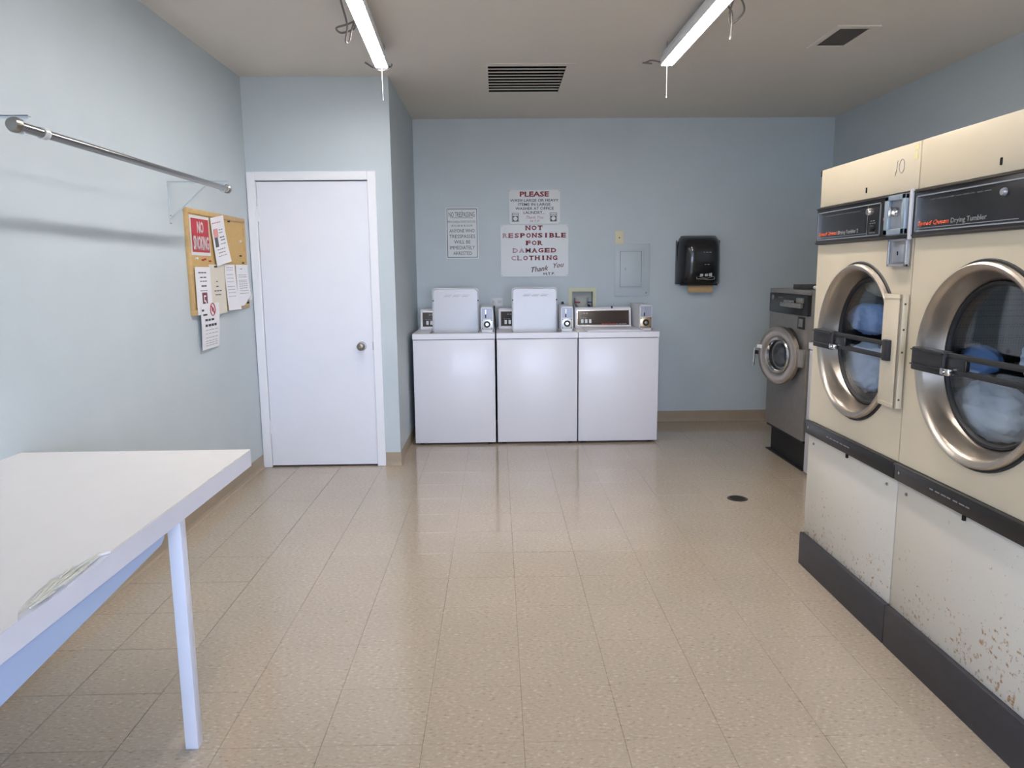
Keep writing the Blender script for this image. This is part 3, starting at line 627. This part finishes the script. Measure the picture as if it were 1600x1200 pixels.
# laminate sheet with a ragged broken edge near the camera
N = 90; top = []; 
for i in range(N + 1):
    y = ey * i / N; wy = y + .3; dmg = 0
    if 1.30 < wy < 1.62: dmg = .012 + .030 * math.sin((wy - 1.30) / .32 * PI) * rnd.uniform(.75, 1.1)
    elif rnd.random() < .18: dmg = rnd.uniform(.001, .004)
    top.append((ex - dmg, y))
top[-1] = (ex, ey)
pl = [(0.001, 0)] + top + [(0.001, ey)]
A = [tp.verts.new((x, y, .7665)) for x, y in pl]; E_ = [tp.verts.new((x, y, .772)) for x, y in pl]
tp.faces.new(E_); tp.faces.new(A[::-1])
for k in range(len(pl)): j = (k + 1) % len(pl); tp.faces.new((A[k], A[j], E_[j], E_[k]))
ob('laminate_top', tp, wt, tb)
ob('core_board', box(B(), .001, ex - .0195, .001, ey - .0005, .745, .766), mat('chipped_core', (214, 213, 204), .8, noise=.04, scale=60, bump=.6, bscale=90), tb)
fa = B(); M_ = 60
for i in range(M_):
    y0_, y1_ = ey * i / M_, ey * (i + 1) / M_; wy = (y0_ + y1_) / 2 + .3; dz = rnd.uniform(.001, .004) if 1.3 < wy < 1.62 else 0
    if i == 0: prev = [fa.verts.new(v) for v in ((ex - .019, 0, .712), (ex, 0, .712), (ex, 0, .7662), (ex - .019, 0, .7662))]; fa.faces.new(prev)
    dzz = rnd.uniform(.001, .005) if 1.3 < y1_ + .3 < 1.62 else .0002
    nx = [fa.verts.new(v) for v in ((ex - .019, y1_, .712), (ex, y1_, .712), (ex, y1_, .7663 - dzz), (ex - .019, y1_, .7663 - dzz))]
    for k in range(4): j = (k + 1) % 4; fa.faces.new((prev[k], prev[j], nx[j], nx[k]))
    prev = nx
fa.faces.new(prev[::-1]); ob('front_fascia', fa, pw, tb)
# splintered veneer layers in the damaged bit
sp = B()
for i in range(16):
    y_ = rnd.uniform(1.33, 1.56) - .3; L_ = rnd.uniform(.04, .12); xo = ex - rnd.uniform(.004, .034); z_ = .7665 + rnd.uniform(0, .003)
    t_ = B(); box(t_, xo - .002, xo + .002, y_, y_ + L_, z_, z_ + .002); t_.transform(Matrix.Translation((xo, y_, z_)) @ Matrix.Rotation(rnd.uniform(-.12, .16), 4, 'Z') @ Matrix.Rotation(rnd.uniform(0, .05), 4, 'X') @ Matrix.Translation((-xo, -y_, -z_))); merge(sp, t_)
lbl(ob('splintered_edge', sp, MATS['chipped_core'], tb, kind='stuff'), 'splintered laminate edge')
for wy in (2.005, .60):
    ob('leg', box(B(), -.943 - XL, -.905 - XL, wy - .3, wy + .036 - .3, 0, .7117, bev=.002), pw, tb, True)
bb = B(); bb.faces.new([bb.verts.new(v) for v in ((-.925 - XL, 1.915 - .3, .7117), (-.925 - XL, 1.915 - .3, .694), (-.925 - XL, 1.895 - .3, .681), (-.925 - XL, .62 - .3, .576), (-.925 - XL, .62 - .3, .66), (-.925 - XL, 1.0 - .3, .7117))])
br = ob('brace', bb, mat('brace_pale_blue', (170, 190, 226), .5), tb)  # brace coloured bluer than the other table parts
me = br.data; bm_ = B(); bm_.from_mesh(me)
r_ = bmesh.ops.extrude_face_region(bm_, geom=bm_.faces[:]); [setattr(v.co, 'x', v.co.x + .016) for v in r_['geom'] if isinstance(v, bmesh.types.BMVert)]
bmesh.ops.recalc_face_normals(bm_, faces=bm_.faces[:]); bm_.to_mesh(me); bm_.free()
ob('wall_cleat', box(B(), .001, .04, .001, ey - .01, .655, .7448), pw, tb)

# ------------------------------------------------------------------ hanging rod with brackets
RX, RZ = -1.425, 1.840
rodm = mat('rod_chrome', (150, 148, 146), .24, 1)
rd = thing('hanging_rod', 'chrome clothes rod carried by two brackets on the left wall', 'rod', (RX, 2.287, RZ))
ob('tube', cyl(B(), (0, .02, 0), (0, .135, 0), .0150, seg=28), rodm, rd, True)
ob('tube', cyl(B(), (0, .13, 0), (0, 1.735, 0), .0138, seg=28), rodm, rd, True)
ob('collar', cyl(cyl(B(), (0, .135, 0), (0, .160, 0), .0185, seg=28), (0, 1.72, 0), (0, 1.727, 0), .016, seg=28), mat('clear_collar', (196, 198, 198), .3), rd, True)
for s, y in ((-1, .02), (1, 1.73)):
    b = B(); lathe_y(b, [(0, y + s * .03), (.018, y + s * .028), (.023, y + s * .018), (.023, y + s * .006), (.018, y), (.012, y - s * .004)], 0, 0, 32); ob('end_cap', b, steel, rd, True)
def bracket(y, label):
    t = thing('shelf_bracket', label, 'bracket', (XL, y, 0)); m_ = mat('white_bracket', (190, 202, 208), .4, .2); ax = RX - XL
    b = B(); box(b, 0, .003, -.012, .012, 1.655, 1.873, bev=.0008); ob('wall_plate', b, m_, t)
    b = B(); box(b, .0, ax + .03, -.010, .010, 1.870, 1.873); box(b, 0, ax + .03, -.010, -.0085, 1.862, 1.872); ob('arm', b, m_, t)
    ob('brace', tube(B(), [(.003, 0, 1.682), (ax - .07, 0, 1.866)], .004, 8), m_, t, True)
    b = B(); tube(b, [(ax + .019 * math.cos(a), 0, 0 + RZ + .019 * math.sin(a)) for a in [PI * .35 + k * PI * 1.3 / 14 for k in range(15)]], .003, 6); ob('rod_hook', b, m_, t, True)
    for z in (1.70, 1.66): ob('screw', cyl(B(), (.003, 0, z), (.006, 0, z), .004, seg=10), steel, t)
bracket(3.965, 'thin white shelf bracket holding the far end of the rod, above the corkboard')
bracket(2.325, 'thin white shelf bracket holding the near end of the rod, at left edge')

# ------------------------------------------------------------------ cork board and papers (local x = world y, facing +x)
BY, BZ = 4.13, 1.165
def on_wall(name, label, cat, y, z, x=XL): return thing(name, label, cat, (x, y, z), PI / 2)
t = on_wall('bulletin_board', 'corkboard in pale wood frame covered with notices, on the left wall', 'board', BY, BZ)
bw, bh = .935, .592
ob('cork_panel', box(B(), .02, bw - .02, -.012, 0, .02, bh - .02), cork, t)
for a in ((0, bw, 0, .028), (0, bw, bh - .028, bh), (0, .028, .028, bh - .028), (bw - .028, bw, .028, bh - .028)): ob('frame_rail', box(B(), a[0], a[1], -.020, 0, a[2], a[3], bev=.002), oak, t, True)
def sheet(name, label, y0, y1, z0, z1, m, off=.014, curl=.012, tilt=0, cut=None, cat='paper', n=8, curl_at='bottom'):
    t = B(); w = y1 - y0; h = z1 - z0; g = []
    for i in range(n + 1):
        row = []
        for j in range(n + 1):
            u, v = i / n, j / n; c = ((1 - v) ** 2 if curl_at == 'bottom' else 0) * curl * (.4 + .6 * u)
            zz = v * h
            if cut and v == 0: zz += cut * max(0, u - .35) / .65
            row.append(t.verts.new((u * w, -off - c, zz)))
        g.append(row)
    for i in range(n):
        for j in range(n): t.faces.new((g[i][j], g[i + 1][j], g[i + 1][j + 1], g[i][j + 1]))
    r = bmesh.ops.extrude_face_region(t, geom=t.faces[:])
    for e in r['geom']:
        if isinstance(e, bmesh.types.BMVert): e.co.y += .0006
    o = ob(name, t, m, None, True); o.location = (XL, y0, z0); o.rotation_euler = (0, tilt, PI / 2) if False else (0, 0, PI / 2)
    if tilt: o.rotation_mode = 'XYZ'; o.matrix_world = Matrix.Translation((XL, y0, z0)) @ Matrix.Rotation(PI / 2, 4, 'Z') @ Matrix.Rotation(tilt, 4, 'Y')
    tag(o, label, cat)
    def curve(bm):                          # bend flat artwork onto the sheet
        for v_ in bm.verts:
            u = min(max(v_.co.x / w, 0), 1); v = min(max(v_.co.z / h, 0), 1); v_.co.y += -off - ((1 - v) ** 2) * curl * (.4 + .6 * u) - .0004
        return bm
    return o, w, h, curve
def lines(o, w, h, curve, rows, m=inkd, name='printed_lines'):
    b = B()
    for f, a, c, th in rows:               # height fraction, start/end fraction, thickness
        k = max(1, int((c - a) * 7)); x = a * w
        for q in range(k):
            x2 = x + (c - a) * w / k * rnd.uniform(.7, .92); box(b, x, x2, -.0004, .0, f * h - th / 2, f * h + th / 2); x += (c - a) * w / k
    ob(name, curve(b), m, o, kind='stuff')
ns = sheet('no_smoking_sign', 'red NO SMOKING sign pinned at top left of the corkboard', BY + .045, BY + .322, 1.500, 1.722, signw, off=.013, curl=0, cat='sign')
o, w, h, cv = ns
ob('red_field', cv(box(B(), .018, w - .012, -.0006, 0, .018, h - .016)), redn, o)
tx = B(); text_bm(tx, 'NO', .095, .19, .125, .192, -.0008, bold=.03, shear=.1); text_bm(tx, 'SMOKING', .035, w - .022, .03, .11, -.0008, bold=.03, shear=.1); ob('lettering', cv(tx), signw, o)
o, w, h, cv = sheet('notice_paper', 'long white notice with small picture, overlapping the NO SMOKING sign', BY + .37, BY + .585, 1.440, 1.724, paper, off=.0212, curl=.02, tilt=math.radians(-8.5))
lines(o, w, h, cv, [(.88, .08, .75, .006)], mat('ink_pink', (206, 130, 150), .7)); lines(o, w, h, cv, [(.72, .5, .85, .004), (.66, .5, .8, .004), (.56, .5, .9, .006), (.5, .55, .9, .006), (.42, .5, .9, .004), (.32, .2, .8, .004), (.25, .25, .75, .004), (.18, .2, .8, .003)])
b = B(); box(b, .02, .09, -.0005, 0, h * .58, h * .76); ob('picture', cv(b), mat('print_pink', (214, 150, 146), .7), o); b = B(); box(b, .025, .075, -.0006, 0, h * .38, h * .58); ob('picture', cv(b), inkd, o)
o, w, h, cv = sheet('notice_paper', 'white notice with dark red block, lower left of the corkboard', BY + .05, BY + .27, 1.165, 1.435, paper, off=.0215, curl=.002)
lines(o, w, h, cv, [(.88, .2, .75, .007), (.78, .3, .72, .007), (.70, .28, .75, .006), (.60, .35, .7, .009), (.5, .25, .75, .004)])
b = B(); box(b, w * .35, w * .68, -.0005, 0, h * .08, h * .46); ob('picture', cv(b), mat('print_maroon', (112, 52, 56), .7), o)
tx = B(); text_bm(tx, '5', w * .42, w * .6, h * .14, h * .4, -.001); ob('lettering', cv(tx), paper, o)
o, w, h, cv = sheet('notice_paper', 'cream blank-looking notice, second from left in the lower row of the corkboard', BY + .255, BY + .50, 1.155, 1.45, paper2, off=.0208, curl=.002)
lines(o, w, h, cv, [(.66, .4, .55, .006), (.56, .38, .58, .006), (.47, .25, .75, .007), (.39, .3, .7, .006)])
o, w, h, cv = sheet('notice_paper', 'white curled page with grey handwriting, third in lower row of the corkboard', BY + .505, BY + .685, 1.168, 1.452, paper, off=.0215, curl=.028)
lines(o, w, h, cv, [(f, .15, .8, .003) for f in (.93, .88, .78, .7, .62, .52, .45, .38, .3)], inkg)
o, w, h, cv = sheet('notice_paper', 'white page with torn lower corner, rightmost in lower row of the corkboard', BY + .705, BY + .93, 1.185, 1.452, paper, off=.0215, curl=.022, cut=.075)
lines(o, w, h, cv, [(.9, .35, .55, .005)] + [(f, .15, .85, .003) for f in (.75, .7, .62, .58, .53, .48, .43, .37, .3)], inkg)
o, w, h, cv = sheet('notice_paper', 'long notice with red no-symbol, hanging below the corkboard frame', BY + .065, BY + .345, .96, 1.225, paper, off=.0245, curl=-.016, tilt=math.radians(0))
o.location.y += .02
lines(o, w, h, cv, [(.86, .05, .2, .012), (.76, .1, .35, .01), (.64, .2, .7, .012), (.52, .2, .85, .014)], inkb); lines(o, w, h, cv, [(f, .2, .9, .003) for f in (.42, .34, .25, .18, .13, .08)], inkg)
b = B(); tube(b, [(w * .62 + .036 * math.cos(a), -.001, h * .86 + .036 * math.sin(a)) for a in [2 * PI * k / 24 for k in range(25)]], .003, 5); tube(b, [(w * .62 - .025, -.001, h * .86 + .025), (w * .62 + .025, -.001, h * .86 - .025)], .003, 5)
tube(b, [(w * .62 + .012 * math.cos(a), -.001, h * .86 + .012 * math.sin(a)) for a in [2 * PI * k / 10 for k in range(11)]], .002, 5); ob('no_symbol', cv(b), mat('print_red', (168, 48, 60), .6), o)
pins = [(.83, .44, 'white push pin at upper right of the corkboard', 'w'), (.82, .345, 'upper dark push pin at right of the corkboard', 'k'), (.86, .30, 'lower dark push pin at right of the corkboard', 'k'), (.10, .318, 'pale push pin left below the NO SMOKING sign', 'w'),
        (.185, .310, 'red push pin below the NO SMOKING sign', 'r'), (.215, .315, 'second red push pin below the NO SMOKING sign', 'r'), (.29, .305, 'dark red push pin right below the NO SMOKING sign', 'r'), (.345, .272, 'black push pin holding the cream notice', 'k'), (.885, .035, 'dark pin at lower right corner of the frame', 'k'), (.62, .555, 'dark pin at top middle of the frame', 'k')]
for (px, pz, s, c) in pins:
    b = B(); yb = -.0118 if pz < .55 and pz > .04 else -.0195
    if pz == .272: yb = -.0212
    lathe_y(b, [(0, yb - .012), (.006, yb - .012), (.0065, yb - .009), (.0035, yb - .007), (.0035, yb - .003), (.006, yb), (0, yb)], 0, 0, 12)
    o = ob('push_pin', b, {'w': trimw, 'k': blackm, 'r': redn}[c], None, True); o.location = (XL, BY + px, BZ + pz); o.rotation_euler = (0, 0, PI / 2); tag(o, s, 'pin')

# ------------------------------------------------------------------ signs on the back wall
def signboard(name, label, x0, x1, z0, z1, m):
    t = thing(name, label, 'sign', (x0, YB, z0)); w, h = x1 - x0, z1 - z0
    ob('plate', box(B(), 0, w, -.006, 0, 0, h, bev=.001), m, t); return t, w, h
def write(t, rows, m, name='lettering', label=None, **k):
    b = B()
    for s, a, c, e, f in rows: text_bm(b, s, a, c, e, f, -.0066, depth=.0007, **k)
    o = ob(name, b, m, t)
    if label: lbl(o, label)
    return o
t, w, h = signboard('no_trespassing_sign', 'narrow white NO TRESPASSING sign with black border, left on the back wall', -.446, -.158, 1.505, 1.95, signm)
b = B(); q = .010
for a, c, e, f in ((q, w - q, q, q + .005), (q, w - q, h - q - .005, h - q), (q, q + .005, q, h - q), (w - q - .005, w - q, q, h - q)): box(b, a, c, -.0068, -.0055, e, f)
ob('border', b, inkb, t)
pz = lambda y: (770 - y) / 460 * h          # rows measured on the sign
pxx = lambda x: (x - 320) / 295 * w
R_ = lambda s, x0, x1, y1, y0: (s, pxx(x0), pxx(x1), pz(y0), pz(y1))
write(t, [R_('NO TRESPASSING', 348, 582, 350, 393)], inkb)
write(t, [R_('ANYONE WHO', 352, 580, 502, 533), R_('TRESSPASSES', 350, 583, 552, 584), R_('WILL BE', 393, 542, 602, 633), R_('IMMEDIATELY', 353, 580, 653, 685), R_('ARRESTED', 383, 553, 705, 736)], inkb)
write(t, [R_('PER FLORIDA STATE STATUTES', 338, 590, 427, 447), R_('810.08 & 810.09', 372, 560, 462, 480)], inkd)
bx('underline', inkb, t, pxx(362), pxx(566), -.0066, -.0058, pz(403), pz(400))
ob('screw', cyl(B(), (w / 2, -.009, h - .03), (w / 2, -.005, h - .03), .004, seg=12), steel, t)
t, w, h = signboard('large_items_sign', 'white PLEASE sign about large items with two washer icons, upper sign', .115, .567, 1.803, 2.098, signw)
pz = lambda y: (465 - y) / 310 * h; pxx = lambda x: (x - 893) / 455 * w
write(t, [R_('PLEASE', 990, 1247, 170, 217)], red, bold=.03)
write(t, [R_('WASH LARGE OR HEAVY', 903, 1333, 238, 262), R_('ITEMS IN LARGE', 974, 1262, 274, 299), R_('WASHER AT OFFICE', 950, 1290, 311, 336), R_('LAUNDRY...', 1022, 1213, 348, 374)], inkb, bold=.008)
write(t, [R_('Thank You', 1045, 1200, 390, 416), R_('H.T.P.', 1078, 1165, 428, 449)], mat('print_rose', (150, 92, 98), .6), shear=.35)
for xx in (918, 1257):
    a, c = pxx(xx), pxx(xx + 62); e, f = pz(443), pz(363)
    b = B()
    for g_ in ((a, c, e, e + .004), (a, c, f - .004, f), (a, a + .004, e, f), (c - .004, c, e, f), (a, c, f - .018, f - .015)): box(b, *g_[:2], -.0066, -.0055, *g_[2:])
    ic = ob('washer_icon', b, inkd, t)
    m_x, m_z = (a + c) / 2, e + .027
    b = B(); plate_hole(b, m_x - .024, m_x + .024, m_z - .022, m_z + .022, m_x, m_z, .019, -.0068, -.0058, 28); ob('icon_drum', b, inkb, ic)
for a in (.006, w - .008):
    for e in (.008, h - .008): ob('screw', cyl(B(), (a, -.009, e), (a, -.005, e), .004, seg=10), steel, t)
t, w, h = signboard('damaged_clothing_sign', 'white NOT RESPONSIBLE sign with faded red lettering, lower and wider sign', .038, .642, 1.342, 1.80, signw)
pz = lambda y: (925 - y) / 455 * h; pxx = lambda x: (x - 818) / 597 * w
def slab(rows, m, label=None):                # heavy letters with slab serifs
    b = B()
    for s, a, c, e, f in rows:
        n = len(s); step = (c - a) / n
        for i, ch in enumerate(s):
            if ch == ' ': continue
            xa, xb = a + i * step + step * .10, a + (i + 1) * step - step * .10
            if ch == 'I': xa += step * .26; xb -= step * .26
            text_bm(b, ch, xa, xb, e, f, -.0066, bold=.012 if ch == 'M' else .035, depth=.0007)
            sf = (f - e) * .13; sw = step * .17
            def serif(xc, z): box(b, max(xc - sw, a + i * step), min(xc + sw, a + (i + 1) * step), -.0066, -.0059, z, z + sf)
            st = .04 * (f - e)
            if ch in 'NRFAMHI': serif(xa + step * .1 if ch != 'I' else (xa + xb) / 2, e)
            if ch in 'NRFMHBDEPTIL' and ch not in 'T': serif(xa + step * .1 if ch != 'I' else (xa + xb) / 2, f - sf)
            if ch in 'AMHR': serif(xb - step * .08, e)
            if ch in 'NMH': serif(xb - step * .08, f - sf)
            if ch in 'TP': serif((xa + xb) / 2 if ch == 'T' else xa + step * .1, e)
            if ch in 'BDEL': serif(xa + step * .06, e)
    o = ob('lettering', b, m, t)
    if label: lbl(o, label)
def SR(s, x0, x1, y1, y0): return R_(s, x0, x1, y1, y0)
redm = mat('sign_red_half', (172, 104, 112), .5); redl = mat('sign_red_pale', (196, 160, 172), .5)
st = (1397 - 832) / 11
cs, ds = 52.1, 56.3
slab([SR('NOT', 1032, 1192, 480, 520), SR('PONSIBLE', 832 + 3 * st, 1397, 545, 585), SR('FOR', 1036, 1190, 611, 650), SR('AGED', 1312 - 4 * ds, 1312, 676, 715), SR('THING', 1322 - 5 * cs, 1322, 741, 781)], red, 'dark red lettering')
slab([SR('ES', 832 + st, 832 + 3 * st, 545, 585), SR('M', 1312 - 5 * ds, 1312 - 4 * ds, 676, 715), SR('O', 1322 - 6 * cs, 1322 - 5 * cs, 741, 781)], redm, 'half-faded red lettering')
slab([SR('R', 832, 832 + st, 545, 585), SR('DA', 1312 - 7 * ds, 1312 - 5 * ds, 676, 715), SR('CL', 1322 - 8 * cs, 1322 - 6 * cs, 741, 781)], redl, 'badly faded red lettering')
b = B(); text_bm(b, 'Thank', 0, .155, 0, .045, -.0066, shear=.4, bold=.01, depth=.0007); text_bm(b, 'You', .20, .295, .012, .055, -.0066, shear=.4, bold=.01, depth=.0007)
b.transform(Matrix.Translation((pxx(1090), 0, pz(888))) @ Matrix.Rotation(math.radians(-7), 4, 'Y')); ob('script_lettering', b, mat('print_brown', (122, 70, 70), .6), t)
write(t, [R_('H.T.P.', 1195, 1295, 889, 912)], inkb, bold=.02)
for a in (.010, w - .010):
    for e in (.012, h - .012): ob('screw', cyl(B(), (a, -.009, e), (a, -.005, e), .004, seg=10), steel, t)

# ------------------------------------------------------------------ fittings on the back wall
t = thing('light_switch', 'ivory key switch plate above the breaker panel', 'switch', (1.096, YB, 1.677))
ob('plate', box(B(), -.038, .038, -.008, 0, -.060, .060, bev=.003), ivory, t, True); ob('key_slot', cyl(B(), (0, -.011, 0), (0, -.007, 0), .006, seg=14), mat('slot_brown', (96, 82, 66), .5), t); ob('screw', cyl(cyl(B(), (0, -.0095, .04), (0, -.007, .04), .003, seg=8), (0, -.0095, -.04), (0, -.007, -.04), .003, seg=8), ivory, t)
t = thing('breaker_panel', 'wall-coloured electrical breaker panel cover with small door', 'electrical panel', (1.059, YB, 1.156))
ob('cover', box(B(), 0, .315, -.008, 0, 0, .468, bev=.002), wallm, t, True)
ob('raised_frame', box(B(), .042, .262, -.014, -.007, .072, .418, bev=.004), wallm, t, True)
dd = ob('panel_door', box(B(), .050, .235, -.020, -.0135, .088, .40, bev=.002), wallm, t, True)
b = B()
for a, c, e, f in ((.046, .239, .084, .087), (.046, .239, .401, .404), (.046, .049, .084, .404), (.236, .239, .084, .404)): box(b, a, c, -.0146, -.0138, e, f)
ob('door_gap', b, mat('gap_grey', (110, 118, 124), .8), t)
ob('latch', box(B(), .088, .098, -.022, -.019, .235, .255, bev=.001), mat('latch_blue', (150, 168, 178), .5), dd)
for x, z, m_ in ((.02, .44, wallm), (.295, .44, wallm), (.02, .03, wallm), (.285, .032, blackm)): ob('screw', cyl(B(), (x, -.011, z), (x, -.007, z), .005, seg=12), m_, t)
# towel dispenser
t = thing('towel_dispenser', 'black wall-mounted paper towel dispenser', 'dispenser', (1.605, YB, 1.262))
sec = []; w_, h_ = .386, .425
bm = B(); rows_ = 14; cols = 16
prof = [(0, .13), (.03, .165), (.10, .185), (.22, .195), (.32, .19), (.38, .165), (.41, .13), (.425, .08)]
def pdepth(z):
    for (a, d0), (c, d1) in zip(prof, prof[1:]):
        if a <= z <= c: return d0 + (d1 - d0) * (z - a) / (c - a)
    return .08
rings = []
for i in range(rows_ + 1):
    z = h_ * i / rows_; dp = pdepth(z); inset = (.0 if z < .34 else .03 * ((z - .34) / .085) ** 2); bt = .004 * (1 - z / h_) 
    xa, xb = .0 + inset + .012 * (z / h_), w_ - inset - .012 * (z / h_); P = [(xa, 0)]
    for k in range(cols + 1):
        u = k / cols; s = abs(2 * u - 1); y = -dp * (1 - s ** 5 * .62); P.append((xa + (xb - xa) * u, y))
    P.append((xb, 0)); rings.append([bm.verts.new((x, y, z)) for x, y in P])
for a, c in zip(rings, rings[1:]):
    for k in range(len(a) - 1): bm.faces.new((a[k], a[k + 1], c[k + 1], c[k]))
bm.faces.new(rings[0]); bm.faces.new(rings[-1][::-1])
cvv = ob('cover', bm, mat('smoked_black_plastic', (26, 25, 26), .22, coat=.3), t, True)
ob('side_trim', box(box(B(), -.002, .006, -.035, 0, .0, .385, bev=.003), w_ - .006, w_ + .002, -.035, 0, 0, .385, bev=.003), mat('dark_grey_plastic', (72, 76, 78), .4), t, True)
bx('chute', blackm, t, .04, w_ - .03, -.11, -.01, -.012, .002, bev=.004)
b = B(); yf = -pdepth(.08) - .001
def facey(z): return -pdepth(z) - .0008
for cx_ in (.190, .232, .268): box(b, cx_ - .014, cx_ + .014, facey(.083) - .0015, facey(.083), .070, .098, bev=.003)
tube(b, smooth_pts([(.150, facey(.06), .048), (.155, facey(.06), .072), (.20, facey(.07), .060), (.235, facey(.065), .052), (.27, facey(.06), .062), (.300, facey(.06), .066), (.304, facey(.05), .046), (.25, facey(.05), .040), (.21, facey(.05), .046), (.150, facey(.06), .048)], 4), .0018, 6)
ob('instruction_icons', b, mat('icon_pale_grey', (176, 178, 178), .5), cvv, kind='stuff')
tx = B(); marks(tx, .195, .27, .274, .279, -.1985, 3); marks(tx, .21, .26, .170, .174, -.1935, 2); lbl(ob('faint_print', tx, pgrey, cvv, kind='stuff'), 'faint grey print')
b = B(); g_ = []
for i in range(7):
    z = .0 - .073 * i / 6; y = -.062 - .012 * math.sin(i / 6 * 2.2)
    g_.append([b.verts.new((x, y, z)) for x in (.10, .21, .322)])
for a, c in zip(g_, g_[1:]):
    for k in range(2): b.faces.new((a[k], a[k + 1], c[k + 1], c[k]))
r = bmesh.ops.extrude_face_region(b, geom=b.faces[:])
for e in r['geom']:
    if isinstance(e, bmesh.types.BMVert): e.co.y += .002
b.transform(Matrix.Translation((1.605, YB, 1.262)))
pt = ob('paper_towel', b, mat('kraft_paper', (190, 160, 118), .9, noise=.03, scale=60), None, True); tag(pt, 'brown paper towel hanging out of the black dispenser', 'paper towel')
# washing machine outlet box
t = thing('washer_outlet_box', 'recessed washer supply box with cream frame and two valves', 'outlet box', (0, YB, 0))
a, c, e, f = WBX
b = B(); slab_holes(a - .028, c + .028, e - .028, f + .030, [WBX], lambda p_, q_, r_, s_: box(b, p_, q_, -.008, 0, r_, s_)); ob('frame', b, mat('cream_plastic', (205, 203, 170), .5), t)
b = B(); box(b, a, c, .085, .09, e, f); box(b, a, a + .003, 0, .085, e, f); box(b, c - .003, c, 0, .085, e, f); box(b, a, c, 0, .085, e, e + .003); box(b, a, c, 0, .085, f - .003, f); ob('recess_box', b, mat('box_grey', (176, 178, 170), .5), t)
for x, m_ in ((a + .035, redn), (c - .04, mat('valve_blue', (40, 52, 110), .5))):
    vv = B(); cyl(vv, (x, .05, e + .003), (x, .05, e + .15), .007, seg=14); box(vv, x - .014, x + .014, .035, .065, e + .05, e + .09, bev=.003); vo = ob('valve', vv, steel, t, True)
    hh = B(); box(hh, x - .006, x + .042, .012, .026, e + .10, e + .112, bev=.003); cyl(hh, (x, .012, e + .106), (x, .05, e + .106), .006, seg=10); ob('valve_handle', hh, m_, vo, True)
    hs = B(); tube(hs, smooth_pts([(x, .03, e + .08), (x + .01, -.02, e + .07), (x + .03, -.05, e + .02), (x + .035, -.055, e - .06), (x + .03, -.05, e - .2)]), .010, 10); ob('hose', hs, blackm if x > .75 else galv, t, True)
# wall outlets
def outlet(x0, x1, z0, z1, label, gangs):
    t = thing('wall_outlet', label, 'outlet', (x0, YB, z0)); w, h = x1 - x0, z1 - z0
    ob('plate', box(B(), 0, w, -.006, 0, 0, h, bev=.002), signw, t, True)
    for g_ in range(gangs):
        cx = w * (g_ + .5) / gangs
        for cz in (h * .72, h * .28):
            r_ = ob('receptacle', box(B(), cx - .016, cx + .016, -.009, -.005, cz - .015, cz + .015, bev=.003), enamel2, t, True)
            b = B(); box(b, cx - .008, cx - .005, -.0098, -.0085, cz - .004, cz + .007); box(b, cx + .005, cx + .008, -.0098, -.0085, cz - .004, cz + .007); ob('slots', b, dark, r_)
    return t
outlet(-.056, .050, 1.042, 1.155, 'double wall outlet with black plug, above gap between first two washers', 2)
outlet(.558, .618, 1.045, 1.125, 'small wall outlet with black plug behind the middle washer coin box', 1)
def plug_cord(name_label, pts, px_, pz_):
    t = thing('power_cord', name_label, 'cord', (0, 0, 0))
    ob('plug', box(B(), px_ - .011, px_ + .011, YB - .040, YB - .0095, pz_ - .013, pz_ + .013, bev=.004), black, t, True)
    ob('cable', tube(B(), smooth_pts(pts), .006, 8), black, t, True)
plug_cord('black power cord running down between the first two washers', [(-.030, YB - .035, 1.07), (-.028, YB - .06, 1.05), (-.020, YB - .12, .96), (-.015, YB - .14, .80), (-.015, YB - .10, .4), (-.015, YB - .06, .05)], -.030, 1.075)
plug_cord('black power cord from outlet behind the middle washer', [(.588, YB - .035, 1.102), (.60, YB - .055, 1.09), (.63, YB - .06, 1.0), (.64, YB - .1, .7), (.642, YB - .08, .3)], .588, 1.105)
# floor drain
t = thing('floor_drain', 'round dark metal floor drain set in the tiles near the dryers', 'drain', (1.462, 4.31, 0))
dm = mat('drain_metal', (74, 70, 62), .5, .5)
b = B(); lathe_z(b, [(.048, -.001), (.048, .003), (.058, .0035), (.062, .0008)], 0, 0, 40); ob('rim', b, dm, t, True)
b = B(); cyl(b, (0, 0, .0003), (0, 0, .0018), .048, seg=36)
for r_ in range(-3, 4): box(b, -.04 if abs(r_) < 3 else -.028, .04 if abs(r_) < 3 else .028, r_ * .012 - .0015, r_ * .012 + .0015, .0018, .003)
ob('grate', b, mat('drain_dark', (52, 50, 46), .6, .3), t)

# ------------------------------------------------------------------ groups of repeats
GROUPS = {'laundry': 'laundry inside the dryers', 'notice_paper': 'papers pinned to the corkboard', 'push_pin': 'push pins in the corkboard', 'tumble_dryer': 'cream tumble dryers in a row',
          'washing_machine': 'white top-loading washing machines', 'shelf_bracket': 'brackets carrying the clothes rod', 'tube_light': 'fluorescent strip lights on the ceiling', 'wall_outlet': 'outlets behind the washers', 'power_cord': 'black power cords behind the washers'}
for o in bpy.data.objects:
    n = o.name.split('.')[0]
    if o.parent is None and n in GROUPS: o['group'] = GROUPS[n]
